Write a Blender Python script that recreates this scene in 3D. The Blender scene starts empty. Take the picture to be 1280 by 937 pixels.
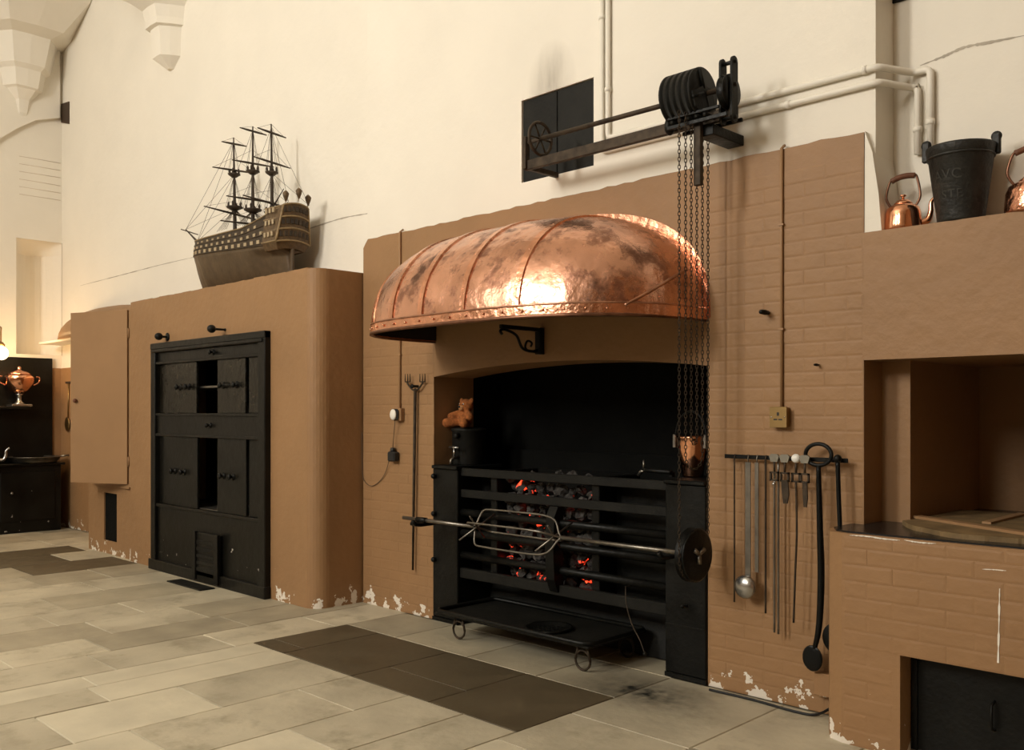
import bpy, bmesh, math, random
from mathutils import Vector, Matrix
random.seed(7)
PI = math.pi
sc = bpy.context.scene
COL = sc.collection

# ---------------------------------------------------------------- camera, world, light, exposure
F = 1160.0; YAW = math.radians(44.7); CAMH = 1.5; HORY = 515.0
cd = bpy.data.cameras.new('camera'); cam = bpy.data.objects.new('camera', cd); COL.objects.link(cam)
cam.location = (0, 0, CAMH); cam.rotation_euler = (PI/2, 0, YAW)
cd.sensor_width = 36; cd.lens = F/1280*36; cd.shift_y = (HORY-468.5)/1280; cd.clip_end = 100
sc.camera = cam
w = bpy.data.worlds.new('world'); sc.world = w; w.use_nodes = True
w.node_tree.nodes['Background'].inputs[0].default_value = (1, .95, .86, 1)
w.node_tree.nodes['Background'].inputs[1].default_value = .6
WINDOWS = [(-9.6, 22), (-6.0, 165), (-3.0, 78)]          # centre x, watts: tall windows in the wall opposite the hearth
WIN_Y, WIN_Z0, WIN_Z1, WIN_W = -5.5, 4.4, 7.4, 1.3
for wx, e in WINDOWS:
    ld = bpy.data.lights.new('window_daylight', 'AREA'); ld.shape = 'RECTANGLE'
    ld.size = WIN_W-.1; ld.size_y = WIN_Z1-WIN_Z0-.1; ld.energy = e*3.0; ld.color = (1, .962, .88)
    lo = bpy.data.objects.new('window_daylight', ld); COL.objects.link(lo)
    lo.location = (wx, WIN_Y+.06, (WIN_Z0+WIN_Z1)/2); lo.rotation_euler = (PI/2, 0, 0)
vs = sc.view_settings
vs.view_transform = 'Standard'; vs.look = 'None'; vs.gamma = 1; vs.use_curve_mapping = False; vs.exposure = 0.0

# ---------------------------------------------------------------- helpers
FW = Vector((-math.sin(YAW), math.cos(YAW), 0)); RT = Vector((math.cos(YAW), math.sin(YAW), 0))
EYE = Vector((0, 0, CAMH))
def ray(px, py): return FW + RT*((px-640)/F) + Vector((0, 0, (HORY-py)/F))
def onY(px, py, y): d = ray(px, py); return EYE + d*(y/d.y)
def onX(px, py, x): d = ray(px, py); return EYE + d*(x/d.x)
def onZ(px, py, z): d = ray(px, py); return EYE + d*((z-CAMH)/d.z)
WL = {}
def V(*a): return Vector(a)

class MB:
    def __init__(s): s.v = []; s.f = []; s.s = []
    def add(s, vs, fs, smooth=False):
        b = len(s.v); s.v += [Vector(p) for p in vs]
        for f in fs: s.f.append([b+i for i in f]); s.s.append(smooth)
        return s
    def box(s, x0, x1, y0, y1, z0, z1):
        return s.add([(x, y, z) for z in (z0, z1) for y in (y0, y1) for x in (x0, x1)],
                     [(0,1,3,2), (4,6,7,5), (0,4,5,1), (2,3,7,6), (0,2,6,4), (1,5,7,3)])
    def bbox(s, x0, x1, y0, y1, z0, z1, e=.004):
        """box whose faces are chamfered"""
        bm = bmesh.new(); bmesh.ops.create_cube(bm, size=1)
        for v in bm.verts: v.co = V(x0+(v.co.x+.5)*(x1-x0), y0+(v.co.y+.5)*(y1-y0), z0+(v.co.z+.5)*(z1-z0))
        bmesh.ops.bevel(bm, geom=bm.edges[:], offset=e, segments=1, affect='EDGES')
        bm.verts.index_update()
        s.add([v.co.copy() for v in bm.verts], [[v.index for v in f.verts] for f in bm.faces]); bm.free(); return s
    def tube(s, pts, r, n=8, closed=False, smooth=True):
        pts = [Vector(p) for p in pts]; m = len(pts); rs = r if isinstance(r, (list, tuple)) else [r]*m
        vs = []; prev = None
        for i, p in enumerate(pts):
            if closed: t = (pts[(i+1) % m]-pts[i-1])
            else: t = pts[min(i+1, m-1)]-pts[max(i-1, 0)]
            t.normalize()
            if prev is None:
                a = V(0,0,1) if abs(t.z) < .9 else V(1,0,0)
                u = t.cross(a).normalized()
            else:
                u = prev - t*prev.dot(t); u.normalize()
            prev = u; q = t.cross(u)
            for k in range(n):
                an = 2*PI*k/n; vs.append(p + (u*math.cos(an)+q*math.sin(an))*rs[i])
        fs = []
        for i in range(m if closed else m-1):
            j = (i+1) % m
            for k in range(n): fs.append((i*n+k, i*n+(k+1) % n, j*n+(k+1) % n, j*n+k))
        if not closed: fs += [tuple(range(n))[::-1], tuple(range((m-1)*n, m*n))]
        return s.add(vs, fs, smooth)
    def lathe(s, prof, o=(0,0,0), axis='Z', n=24, smooth=True, cap=True, sx=1, a0=0, a1=2*PI):
        o = Vector(o); vs = []; full = abs(a1-a0-2*PI) < 1e-6; k_ = n if full else n+1
        for r, z in prof:
            for k in range(k_):
                a = a0+(a1-a0)*k/n; x, y = r*math.cos(a)*sx, r*math.sin(a)
                vs.append(o + (V(x, y, z) if axis == 'Z' else V(z, x, y) if axis == 'X' else V(y, z, x)))
        fs = []
        for i in range(len(prof)-1):
            for k in range(n):
                k2 = (k+1) % k_ if full else k+1
                fs.append((i*k_+k, i*k_+k2, (i+1)*k_+k2, (i+1)*k_+k))
        if cap and full: fs += [tuple(range(k_))[::-1], tuple(range((len(prof)-1)*k_, len(prof)*k_))]
        return s.add(vs, fs, smooth)
    def ball(s, c, r, n=10, m=None, sc_=(1,1,1)):
        m = m or max(5, n//2+1)
        pr = [(r*math.sin(PI*i/m)+1e-5, -r*math.cos(PI*i/m)) for i in range(m+1)]
        t = MB().lathe(pr, (0,0,0), 'Z', n)
        return s.add([Vector(c)+V(p.x*sc_[0], p.y*sc_[1], p.z*sc_[2]) for p in t.v], t.f, True)
    def prism(s, poly, c0, c1, fn, smooth=False):
        n = len(poly)
        vs = [fn(a, b, c0) for a, b in poly]+[fn(a, b, c1) for a, b in poly]
        return s.add(vs, [tuple(range(n))[::-1], tuple(range(n, 2*n))]+[(i, (i+1) % n, n+(i+1) % n, n+i) for i in range(n)], smooth)
    def ring(s, c, R, r, axis='X', n=20, m=6, sx=1.0, sy=1.0):
        pts = []
        for k in range(n):
            a = 2*PI*k/n; u, q = R*math.cos(a)*sx, R*math.sin(a)*sy
            pts.append(Vector(c)+(V(0,u,q) if axis == 'X' else V(u,0,q) if axis == 'Y' else V(u,q,0)))
        return s.tube(pts, r, m, closed=True)
    def xf(s, M):
        s.v = [M @ p for p in s.v]; return s
    def build(s, name, mat, parent=None, keep=False):
        lo = V(*(min(p[i] for p in s.v) for i in range(3))); hi = V(*(max(p[i] for p in s.v) for i in range(3)))
        org = V((lo.x+hi.x)/2, (lo.y+hi.y)/2, lo.z)
        me = bpy.data.meshes.new(name); me.from_pydata([p-org for p in s.v], [], s.f)
        me.polygons.foreach_set('use_smooth', s.s)
        bm = bmesh.new(); bm.from_mesh(me); bmesh.ops.recalc_face_normals(bm, faces=bm.faces[:]); bm.to_mesh(me); bm.free()
        me.materials.append(mat)
        o = bpy.data.objects.new(name, me); COL.objects.link(o)
        if parent: o.parent = parent; o.location = org-WL[parent.name]
        else: o.location = org
        WL[o.name] = org
        return o

def tag(o, label=None, cat=None, group=None, kind=None):
    if label: o['label'] = label
    if cat: o['category'] = cat
    if group: o['group'] = group
    if kind: o['kind'] = kind
    return o
def thing(name, label, cat, loc, group=None):
    o = bpy.data.objects.new(name, None); COL.objects.link(o); o.location = loc; o.empty_display_size = .05
    WL[o.name] = Vector(loc); return tag(o, label, cat, group)
def struct(mb, name, mat, parent=None):
    o = mb.build(name, mat, parent)
    if not parent: o['kind'] = 'structure'
    return o
def bez(pts, n=24):
    """smooth curve through points (Catmull-Rom)"""
    P = [Vector(p) for p in pts]; out = []
    seg = len(P)-1
    for i in range(seg):
        p0, p1, p2, p3 = P[max(i-1, 0)], P[i], P[i+1], P[min(i+2, seg)]
        k = max(2, n//seg)
        for j in range(k):
            t = j/k
            out.append(.5*((2*p1)+(-p0+p2)*t+(2*p0-5*p1+4*p2-p3)*t*t+(-p0+3*p1-3*p2+p3)*t**3))
    out.append(P[-1]); return out

# ---------------------------------------------------------------- materials
def C(h):
    def l(c): c /= 255; return c/12.92 if c <= .04045 else ((c+.055)/1.055)**2.4
    return (l(h[0]), l(h[1]), l(h[2]), 1)
def mat(name, col, rough=.6, metal=0.0, var=.12, scale=3.0, bump=0.0, bscale=30.0, emis=None, es=0.0, rand=0.0, rvar=0.0, space='world', spec=.35):
    m = bpy.data.materials.new(name); m.use_nodes = True; nt = m.node_tree; N = nt.nodes; L = nt.links
    b = N['Principled BSDF']; b.inputs['Roughness'].default_value = rough; b.inputs['Metallic'].default_value = metal
    b.inputs['Specular IOR Level'].default_value = spec
    if space == 'world': pos = N.new('ShaderNodeNewGeometry').outputs['Position']
    else: pos = N.new('ShaderNodeTexCoord').outputs['Object']
    nz = N.new('ShaderNodeTexNoise'); nz.inputs['Scale'].default_value = scale; nz.inputs['Detail'].default_value = 5
    L.new(pos, nz.inputs['Vector'])
    mx = N.new('ShaderNodeMix'); mx.data_type = 'RGBA'
    mr = N.new('ShaderNodeMapRange'); mr.inputs[1].default_value = .3; mr.inputs[2].default_value = .7
    L.new(nz.outputs['Fac'], mr.inputs[0]); L.new(mr.outputs[0], mx.inputs[0])
    mx.inputs[6].default_value = tuple(c*(1-var) for c in col[:3])+(1,)
    mx.inputs[7].default_value = tuple(min(1, c*(1+var)) for c in col[:3])+(1,)
    out = mx.outputs[2]
    if rand:
        oi = N.new('ShaderNodeObjectInfo'); hs = N.new('ShaderNodeHueSaturation')
        r2 = N.new('ShaderNodeMapRange'); r2.inputs[3].default_value = 1-rand; r2.inputs[4].default_value = 1+rand
        L.new(oi.outputs['Random'], r2.inputs[0]); L.new(r2.outputs[0], hs.inputs['Value']); L.new(out, hs.inputs['Color']); out = hs.outputs[0]
    L.new(out, b.inputs['Base Color'])
    if rvar:
        r3 = N.new('ShaderNodeMapRange'); r3.inputs[3].default_value = max(.02, rough-rvar); r3.inputs[4].default_value = rough+rvar
        L.new(mr.outputs[0], r3.inputs[0]); L.new(r3.outputs[0], b.inputs['Roughness'])
    if bump:
        n2 = N.new('ShaderNodeTexNoise'); n2.inputs['Scale'].default_value = bscale; n2.inputs['Detail'].default_value = 6
        L.new(pos, n2.inputs['Vector'])
        bp = N.new('ShaderNodeBump'); bp.inputs['Strength'].default_value = bump; bp.inputs['Distance'].default_value = .02
        L.new(n2.outputs['Fac'], bp.inputs['Height']); L.new(bp.outputs[0], b.inputs['Normal'])
    if emis:
        b.inputs['Emission Color'].default_value = emis; b.inputs['Emission Strength'].default_value = es
    m['out'] = 0
    return m
def add_chips(m, chipcol, zmax=.36, zfac=.27, thr=.80, scale=9.0):
    """flaked paint: pale plaster showing through, commoner low on the wall"""
    nt = m.node_tree; N = nt.nodes; L = nt.links; b = N['Principled BSDF']
    src = b.inputs['Base Color'].links[0].from_socket
    g = N.new('ShaderNodeNewGeometry'); sp = N.new('ShaderNodeSeparateXYZ'); L.new(g.outputs['Position'], sp.inputs[0])
    nz = N.new('ShaderNodeTexNoise'); nz.inputs['Scale'].default_value = scale; nz.inputs['Detail'].default_value = 4; nz.inputs['Roughness'].default_value = .6
    L.new(g.outputs['Position'], nz.inputs['Vector'])
    mr = N.new('ShaderNodeMapRange'); mr.inputs[1].default_value = 0; mr.inputs[2].default_value = zmax; mr.inputs[3].default_value = zfac; mr.inputs[4].default_value = 0
    L.new(sp.outputs[2], mr.inputs[0])
    ad = N.new('ShaderNodeMath'); ad.operation = 'ADD'; L.new(nz.outputs['Fac'], ad.inputs[0]); L.new(mr.outputs[0], ad.inputs[1])
    gt = N.new('ShaderNodeMath'); gt.operation = 'GREATER_THAN'; gt.inputs[1].default_value = thr; L.new(ad.outputs[0], gt.inputs[0])
    mx = N.new('ShaderNodeMix'); mx.data_type = 'RGBA'; L.new(gt.outputs[0], mx.inputs[0]); L.new(src, mx.inputs[6]); mx.inputs[7].default_value = chipcol
    L.new(mx.outputs[2], b.inputs['Base Color'])
def add_patina(m, col, scale, lo, hi, rough):
    """blotches of tarnish and painted mottling over the base colour"""
    nt = m.node_tree; N = nt.nodes; L = nt.links; b = N['Principled BSDF']
    src = b.inputs['Base Color'].links[0].from_socket
    g = N.new('ShaderNodeNewGeometry'); nz = N.new('ShaderNodeTexNoise'); nz.inputs['Scale'].default_value = scale; nz.inputs['Detail'].default_value = 7
    nz.inputs['Roughness'].default_value = .65; L.new(g.outputs['Position'], nz.inputs['Vector'])
    mr = N.new('ShaderNodeMapRange'); mr.inputs[1].default_value = lo; mr.inputs[2].default_value = hi; L.new(nz.outputs['Fac'], mr.inputs[0])
    mx = N.new('ShaderNodeMix'); mx.data_type = 'RGBA'; L.new(mr.outputs[0], mx.inputs[0]); L.new(src, mx.inputs[6]); mx.inputs[7].default_value = col
    L.new(mx.outputs[2], b.inputs['Base Color'])
    r = N.new('ShaderNodeMapRange'); r.inputs[3].default_value = b.inputs['Roughness'].default_value; r.inputs[4].default_value = rough
    L.new(mr.outputs[0], r.inputs[0])
    if b.inputs['Roughness'].links: L.new(b.inputs['Roughness'].links[0].from_socket, r.inputs[3])
    L.new(r.outputs[0], b.inputs['Roughness'])

M = {}
M['white'] = mat('limewash_plaster', (.80, .745, .645, 1), .85, var=.035, scale=1.2, bump=.22, bscale=9)
def add_smudge(m, c, rad, col, k=1.0):
    """soot stain with a ragged shape around a point"""
    nt = m.node_tree; N = nt.nodes; L = nt.links; b = N['Principled BSDF']; src = b.inputs['Base Color'].links[0].from_socket
    g = N.new('ShaderNodeNewGeometry'); sb = N.new('ShaderNodeVectorMath'); sb.operation = 'SUBTRACT'; L.new(g.outputs['Position'], sb.inputs[0]); sb.inputs[1].default_value = c
    sc_ = N.new('ShaderNodeVectorMath'); sc_.operation = 'MULTIPLY'; L.new(sb.outputs[0], sc_.inputs[0]); sc_.inputs[1].default_value = tuple(1/r_ if r_ else 0 for r_ in rad)
    ln = N.new('ShaderNodeVectorMath'); ln.operation = 'LENGTH'; L.new(sc_.outputs[0], ln.inputs[0])
    st_ = N.new('ShaderNodeMapping'); st_.inputs['Scale'].default_value = (9, 9, 2.5); L.new(g.outputs['Position'], st_.inputs[0])
    nz = N.new('ShaderNodeTexNoise'); nz.inputs['Scale'].default_value = 1.6; nz.inputs['Detail'].default_value = 5; L.new(st_.outputs[0], nz.inputs['Vector'])
    mr = N.new('ShaderNodeMapRange'); mr.inputs[1].default_value = 0; mr.inputs[2].default_value = 1; mr.inputs[3].default_value = k; mr.inputs[4].default_value = 0; L.new(ln.outputs['Value'], mr.inputs[0])
    mu = N.new('ShaderNodeMath'); mu.operation = 'MULTIPLY'; L.new(mr.outputs[0], mu.inputs[0]); L.new(nz.outputs['Fac'], mu.inputs[1])
    mx = N.new('ShaderNodeMix'); mx.data_type = 'RGBA'; L.new(mu.outputs[0], mx.inputs[0]); L.new(src, mx.inputs[6]); mx.inputs[7].default_value = col
    L.new(mx.outputs[2], b.inputs['Base Color'])
add_smudge(M['white'], (-4.02, 4.42, 3.60), (.22, 0, .30), (.16, .13, .10, 1))
M['crack'] = mat('crack_grey', (.42, .37, .30, 1), .9, bump=.3)
M['faint'] = mat('faded_paint', (.62, .53, .42, 1), .9)
M['brown'] = mat('brown_masonry_paint', (.30, .167, .076, 1), .55, var=.06, scale=2.2, bump=.30, bscale=14)
add_chips(M['brown'], (.75, .68, .58, 1))
M['brown_wood'] = mat('brown_painted_wood', (.31, .176, .083, 1), .5, var=.05, scale=3, bump=.08, bscale=20)
M['white_pipe'] = mat('white_painted_pipe', (.80, .75, .65, 1), .5, var=.04, bump=.08)
M['iron'] = mat('blackened_iron', (.006, .006, .005, 1), .42, metal=.15, var=.35, scale=6, bump=.16, bscale=40, rvar=.1, spec=.22)
M['iron_soft'] = mat('dull_black_iron', (.010, .0095, .0075, 1), .6, metal=.1, var=.35, scale=6, bump=.15, bscale=40, spec=.2)
M['steel'] = mat('worn_steel', (.22, .20, .17, 1), .36, metal=.9, var=.25, scale=12, bump=.08, bscale=60)
M['brightsteel'] = mat('tinned_steel', (.42, .41, .39, 1), .27, metal=.95, var=.2, scale=14, bump=.05)
M['rust'] = mat('rusty_iron', (.05, .035, .022, 1), .6, metal=.5, var=.4, scale=20, bump=.15)
M['soot'] = mat('sooty_black', (.0045, .0045, .0038, 1), .9, var=.3, bump=.4, bscale=12, spec=.1)
M['closet'] = mat('black_closet_paint', (.006, .0055, .004, 1), .36, metal=.1, var=.4, scale=4, bump=.16, bscale=16, rvar=.08, spec=.25)
add_chips(M['closet'], (.5, .45, .38, 1), zmax=.8, zfac=.07, thr=.76, scale=16)
M['closet_door'] = mat('closet_door_iron', (.02, .017, .012, 1), .24, metal=.5, var=.3, scale=5, bump=.5, bscale=13, rvar=.08)
M['copper'] = mat('beaten_copper', (.74, .40, .275, 1), .23, metal=1.0, var=.15, scale=5, bump=.62, bscale=7.5, rvar=.08)
add_patina(M['copper'], (.33, .16, .105, 1), 8, .51, .64, .38)  # tarnish, with the mottled reflections of the dents painted in too
add_patina(M['copper'], (.17, .085, .055, 1), 4.5, .585, .68, .45)
M['copper_rim'] = mat('copper_band', (.76, .38, .24, 1), .22, metal=1.0, var=.2, scale=14, bump=.35, bscale=22)
M['copper_bead'] = mat('copper_bead', (.50, .27, .18, 1), .3, metal=1.0, var=.3, scale=14)
M['copper_edge'] = mat('tarnished_copper_edge', (.22, .11, .07, 1), .35, metal=1.0, var=.3, scale=14)
M['copper_in'] = mat('copper_inside_dark', (.03, .02, .014, 1), .7, metal=.3, var=.3)  # near-black base colour for the hood's inner shell
M['copper_pol'] = mat('polished_copper', (.86, .43, .26, 1), .13, metal=1.0, var=.08, scale=10, bump=.05, bscale=20)
M['copper_dk'] = mat('dented_copper', (.70, .34, .22, 1), .17, metal=1.0, var=.3, scale=20, bump=.5, bscale=24)
M['handle_wood'] = mat('worn_handle_leather', (.14, .055, .028, 1), .5, var=.2, scale=30)
M['stone'] = mat('flagstone', C((184, 174, 151)), .55, var=.16, scale=2.6, bump=.22, bscale=14, rand=.10, rvar=.1)
add_patina(M['stone'], C((150, 140, 118)), 3.4, .52, .72, .6)
M['stone_pale'] = mat('pale_flagstone', C((200, 190, 166)), .62, var=.10, scale=3.5, bump=.18, bscale=14, rand=.05)
M['slate'] = mat('dark_slate_flag', C((84, 74, 56)), .5, var=.10, scale=4, bump=.06, bscale=20, rand=.09, rvar=.08)
M['stone_grey'] = mat('grey_flagstone', C((162, 152, 130)), .55, var=.16, scale=3.5, bump=.18, bscale=14, rand=.10)
M['mortar'] = mat('floor_mortar', C((148, 138, 116)), .9, var=.2, scale=8, bump=.3)
for k_ in ('stone', 'stone_grey', 'stone_pale'): add_smudge(M[k_], (-3.0, 4.02, 0), (.55, .34, 0), (.008, .009, .008, 1), 1.7)
M['brass'] = mat('brass', (.26, .17, .07, 1), .42, metal=1.0, var=.15)
M['cable'] = mat('black_cable', (.012, .012, .012, 1), .5, var=.1)
M['cord'] = mat('brown_cord', (.11, .07, .04, 1), .6)
M['plastic_white'] = mat('white_plastic', (.78, .74, .66, 1), .35, var=.03)
M['plastic_black'] = mat('black_plastic', (.02, .02, .02, 1), .4)
M['ivory'] = mat('white_enamel', (.80, .78, .72, 1), .25, var=.05)
M['pewter'] = mat('dull_pewter', (.22, .20, .16, 1), .5, metal=.8, var=.2)
M['fur'] = mat('ginger_plush', (.46, .15, .04, 1), .95, var=.35, scale=60, bump=.8, bscale=220)
M['fur_pale'] = mat('pale_plush', (.62, .30, .12, 1), .95, var=.25, scale=60, bump=.8, bscale=220)
M['leather'] = mat('black_leather', (.018, .017, .014, 1), .5, var=.4, scale=12, bump=.30, bscale=40)
M['leather_mark'] = mat('worn_lettering', (.030, .027, .020, 1), .6, var=.4, scale=30)
M['hull_dark'] = mat('dark_hull_wood', (.045, .030, .017, 1), .55, var=.35, scale=25, bump=.15)
M['hull_low'] = mat('lower_hull_wood', (.085, .054, .027, 1), .5, var=.22, scale=12, bump=.15)
M['port'] = mat('pale_gunport', (.40, .31, .19, 1), .6, var=.15)
M['gilt'] = mat('faded_gilt', (.27, .19, .095, 1), .55, var=.2, scale=40)
M['gallery'] = mat('stern_gallery_wood', (.11, .068, .032, 1), .55, var=.3, scale=40, bump=.2)
M['spar'] = mat('dark_spar', (.05, .034, .022, 1), .6, var=.2)
M['rope'] = mat('rigging_thread', (.10, .075, .05, 1), .9)
M['hotstone'] = mat('brown_hearth_stone', C((120, 98, 66)), .7, var=.3, scale=8, bump=.3)
M['blacktop'] = mat('black_stove_top', (.012, .012, .012, 1), .25, var=.3, bump=.1)
M['glow'] = mat('lamp_glass', (1, .85, .6, 1), .3, emis=(1, .70, .36, 1), es=14)
M['paleblue'] = mat('window_pane', (.8, .85, .9, 1), .2, emis=(1, .945, .83, 1), es=1.0)
M['dirt'] = mat('dark_wood', (.05, .03, .018, 1), .6)

def coal_mat(name, hot):
    m = mat(name, (.05, .045, .04, 1), .9, var=.8, scale=14, bump=.8, bscale=22, space='obj')
    nt = m.node_tree; N = nt.nodes; L = nt.links; b = N['Principled BSDF']
    t = N.new('ShaderNodeTexCoord'); nz = N.new('ShaderNodeTexNoise'); nz.inputs['Scale'].default_value = 17; nz.inputs['Detail'].default_value = 3
    oi = N.new('ShaderNodeObjectInfo'); av = N.new('ShaderNodeVectorMath'); L.new(t.outputs['Object'], av.inputs[0]); L.new(oi.outputs['Location'], av.inputs[1])
    L.new(av.outputs[0], nz.inputs['Vector'])
    mr = N.new('ShaderNodeMapRange'); mr.inputs[1].default_value = .60; mr.inputs[2].default_value = .74; mr.inputs[4].default_value = hot
    L.new(nz.outputs['Fac'], mr.inputs[0]); L.new(mr.outputs[0], b.inputs['Emission Strength'])
    b.inputs['Emission Color'].default_value = (1, .05, .015, 1)
    return m
M['coal'] = mat('ash_grey_coal', (.055, .05, .045, 1), .9, var=.9, scale=22, bump=.8, bscale=30)
M['ember'] = coal_mat('glowing_coal', 5.0)

# ================================================================ STRUCTURE
YW = 4.38; YP = 4.42; YL = 4.55; ZB = 2.857
XL, XR, YF, ZC = -12.9, 4.5, -5.5, 8.2           # left end wall, right wall, front (opposite) wall, ceiling
OX0, OX1 = -5.13, -2.82                             # hearth opening
XB0, XB1 = -5.985, -1.944                           # brown chimney breast
# ---- floor: mortar bed + flagstones
floor = struct(MB().box(XL-.4, XR+.3, YF-.3, 5.8, -.2, -.008), 'floor', M['mortar'])
def flag(x0, x1, y0, y1, m, dz=0.0):
    g = .002; e = .004; b = MB(); x0 += g; x1 -= g; y0 += g; y1 -= g
    j = lambda: random.uniform(-.002, .002)
    t = [(x0+e+j(), y0+e+j(), dz), (x1-e+j(), y0+e+j(), dz), (x1-e+j(), y1-e+j(), dz), (x0+e+j(), y1-e+j(), dz)]
    lo = [(x0, y0, dz-.006), (x1, y0, dz-.006), (x1, y1, dz-.006), (x0, y1, dz-.006)]
    bt = [(x, y, -.03) for x, y, _ in lo]
    b.add(t+lo+bt, [(0,1,2,3)]+[(4+i, 4+(i+1) % 4, (i+1) % 4, i) for i in range(4)]+[(8+i, 8+(i+1) % 4, 4+(i+1) % 4, 4+i) for i in range(4)])
    return b.build('flagstone', m, floor)
MX0, MX1, MY0, MY1 = -5.45, -3.05, 3.11, 3.85
for a in [(-5.45, -5.08, 3.11, 3.26), (-5.45, -5.08, 3.26, 3.85), (-5.08, -4.365, 3.11, 3.85), (-4.365, -3.69, 3.11, 3.38),
          (-4.365, -3.69, 3.38, 3.85), (-3.69, -3.05, 3.11, 3.85)]:
    flag(*a, M['slate'], .0005)
xl = [-12.9, -12.2, -11.55, -10.9, -10.35, -9.75, -9.12, -8.5, -7.95, -7.35, -6.85, -6.35, -5.9, MX0]
yfar = {}
def run(x0, x1, y0, y1, lens, seedm=None):
    y = y0
    while y < y1-.01:
        l = random.uniform(*lens); e = y+l
        if y1-e < .3: e = y1
        r = random.random()
        m = M['stone_pale'] if r < .14 else M['stone_grey'] if r < .36 else M['stone']
        if seedm: m = seedm(x0, x1, y, e) or m
        flag(x0, x1, y, e, m, random.uniform(-.0015, .0015)); y = e
def pick(x0, x1, y0, y1):
    cx, cy = (x0+x1)/2, (y0+y1)/2
    if -11.2 < cx < -9.0 and 2.5 < cy < 3.6: return M['slate'] if random.random() < .6 else M['stone_grey']
    if -9 < cx < -6.4 and cy > 3.1: return M['stone_grey'] if random.random() < .6 else M['stone']
    return None
for i in range(len(xl)-1):
    run(xl[i], xl[i+1], .6+random.uniform(-.3, .3), 4.5, (.55, 1.15), pick)
xn = [MX0, -5.20, -4.88, -4.37, -3.85, -3.42, -2.95, -2.35, -1.8, -1.2, -.5, .2]
for i in range(len(xn)-1):
    if xn[i+1] <= -2.9:
        a, b_ = xn[i], min(xn[i+1], MX1) if xn[i+1] > MX1 else xn[i+1]
        run(a, b_, .3+random.uniform(-.2, .2), MY0, (.45, .95), lambda *k: M['stone_pale'] if random.random() < .2 else M['stone'])
run(MX1, -2.35, .3, 4.36, (.5, .9)); 
for i in range(7, len(xn)-1): run(xn[i], xn[i+1], .3, 4.36, (.6, 1.0))
for a, b_ in [(MX0, -4.9), (-4.9, -4.2), (-4.2, -3.62), (-3.62, MX1)]:
    flag(a, b_, MY1, 4.36, M['stone_grey'], 0)
    flag(max(a, OX0), b_, 4.36, 5.02, M['stone_grey'], 0) if True else None

# ---- plaster walls
def column_wall(mb, xs, zlo, zhi, y0, y1):
    for a, b_ in zip(xs[:-1], xs[1:]):
        l0, l1, h0, h1 = zlo(a), zlo(b_), zhi(a), zhi(b_)
        mb.add([(a,y0,l0), (b_,y0,l1), (b_,y0,h1), (a,y0,h0), (a,y1,l0), (b_,y1,l1), (b_,y1,h1), (a,y1,h0)],
               [(0,1,2,3), (4,7,6,5), (0,4,5,1), (3,2,6,7), (0,3,7,4), (1,5,6,2)])
def fr(a, b_, n): return [a+(b_-a)*i/n for i in range(n+1)]
HX0, HX1, HZ0, HZ1 = -4.285, -3.666, 3.02, 3.565
mb = MB()
for x0, x1, z0, z1 in [(XB0, HX0, ZB-.3, ZC), (HX1, -1.904, ZB-.3, ZC), (HX0, HX1, HZ1, ZC), (HX0, HX1, ZB-.3, HZ0)]:
    mb.box(x0, x1, YP, 5.3, z0, z1)
wall_back = struct(mb, 'wall_back', M['white'])
mb = MB().box(XL-.4, XB0, YL, 5.3, 0, ZC)
wall_backl = struct(mb, 'wall_back_left', M['white'])
# dark hatch inset in the plaster
hs = thing('wall_hatch', 'dark boarded hatch set into the white wall behind the hoist wheel', 'hatch', ((HX0+HX1)/2, 4.46, HZ0))
n = 2
for k in range(n):
    a = HX0+.004+(HX1-HX0-.008)*k/n; b_ = HX0+.004+(HX1-HX0-.008)*(k+1)/n-.006
    MB().bbox(a, b_, 4.432, 4.46, HZ0+.004, HZ1-.004, .003).build('board', M['iron_soft'], hs)
MB().box(HX0+.002, HX1-.002, 4.46, 4.49, HZ0+.002, HZ1-.002).build('backing', M['soot'], hs)
# recessed plaster wall on the right above the stove shelf
struct(MB().box(-1.904, XR, 4.63, 5.3, 2.3, ZC), 'wall_back_right', M['white'])
# plaster fillet beside the breast
mb = MB().prism([(-1.944, 2.366), (-1.86, 2.366), (-1.875, 2.55), (-1.905, 2.75), (-1.942, 2.857)], 4.385, 4.63, lambda a, b_, c: V(a, c, b_))
struct(mb, 'trim_1', M['white'])
# end wall with an arched niche
NY0, NY1, NZ1 = 3.99, 4.545, 3.74
mb = MB()
mb.box(XL-.4, XL, YF-.3, NY0, 0, ZC); mb.box(XL-.6, XL, NY0, YL, NZ1, ZC); mb.box(XL-.4, XL, NY0, YL, 0, 2.25)
arc = [(NY0+(NY1-NY0)*i/10, .36*math.sin(PI*i/10)**.6) for i in range(11)]
poly = [(XL-.6, NY0), (XL-.6, YL)]+[(XL-d, y) for y, d in reversed(arc)]
mb.prism(poly, 2.25, NZ1, lambda a, b_, c: V(a, b_, c))
wall_left = struct(mb, 'wall_left', M['white'])
mb = MB()   # the niche's rounded head
for i in range(10):
    for j in range(5):
        pass
hd = [(y, d) for y, d in arc]
vs_ = []; fs_ = []
for j in range(6):
    t = j/5
    for y, d in hd: vs_.append((XL-d*(1-t)+.003*t, y, NZ1-.16+.16*math.sin(t*PI/2)*(1)+(-.16*0)))
for j in range(5):
    for i in range(10): fs_.append((j*11+i, j*11+i+1, (j+1)*11+i+1, (j+1)*11+i))
struct(MB().add(vs_, fs_, True), 'trim_2', M['white'])
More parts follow.
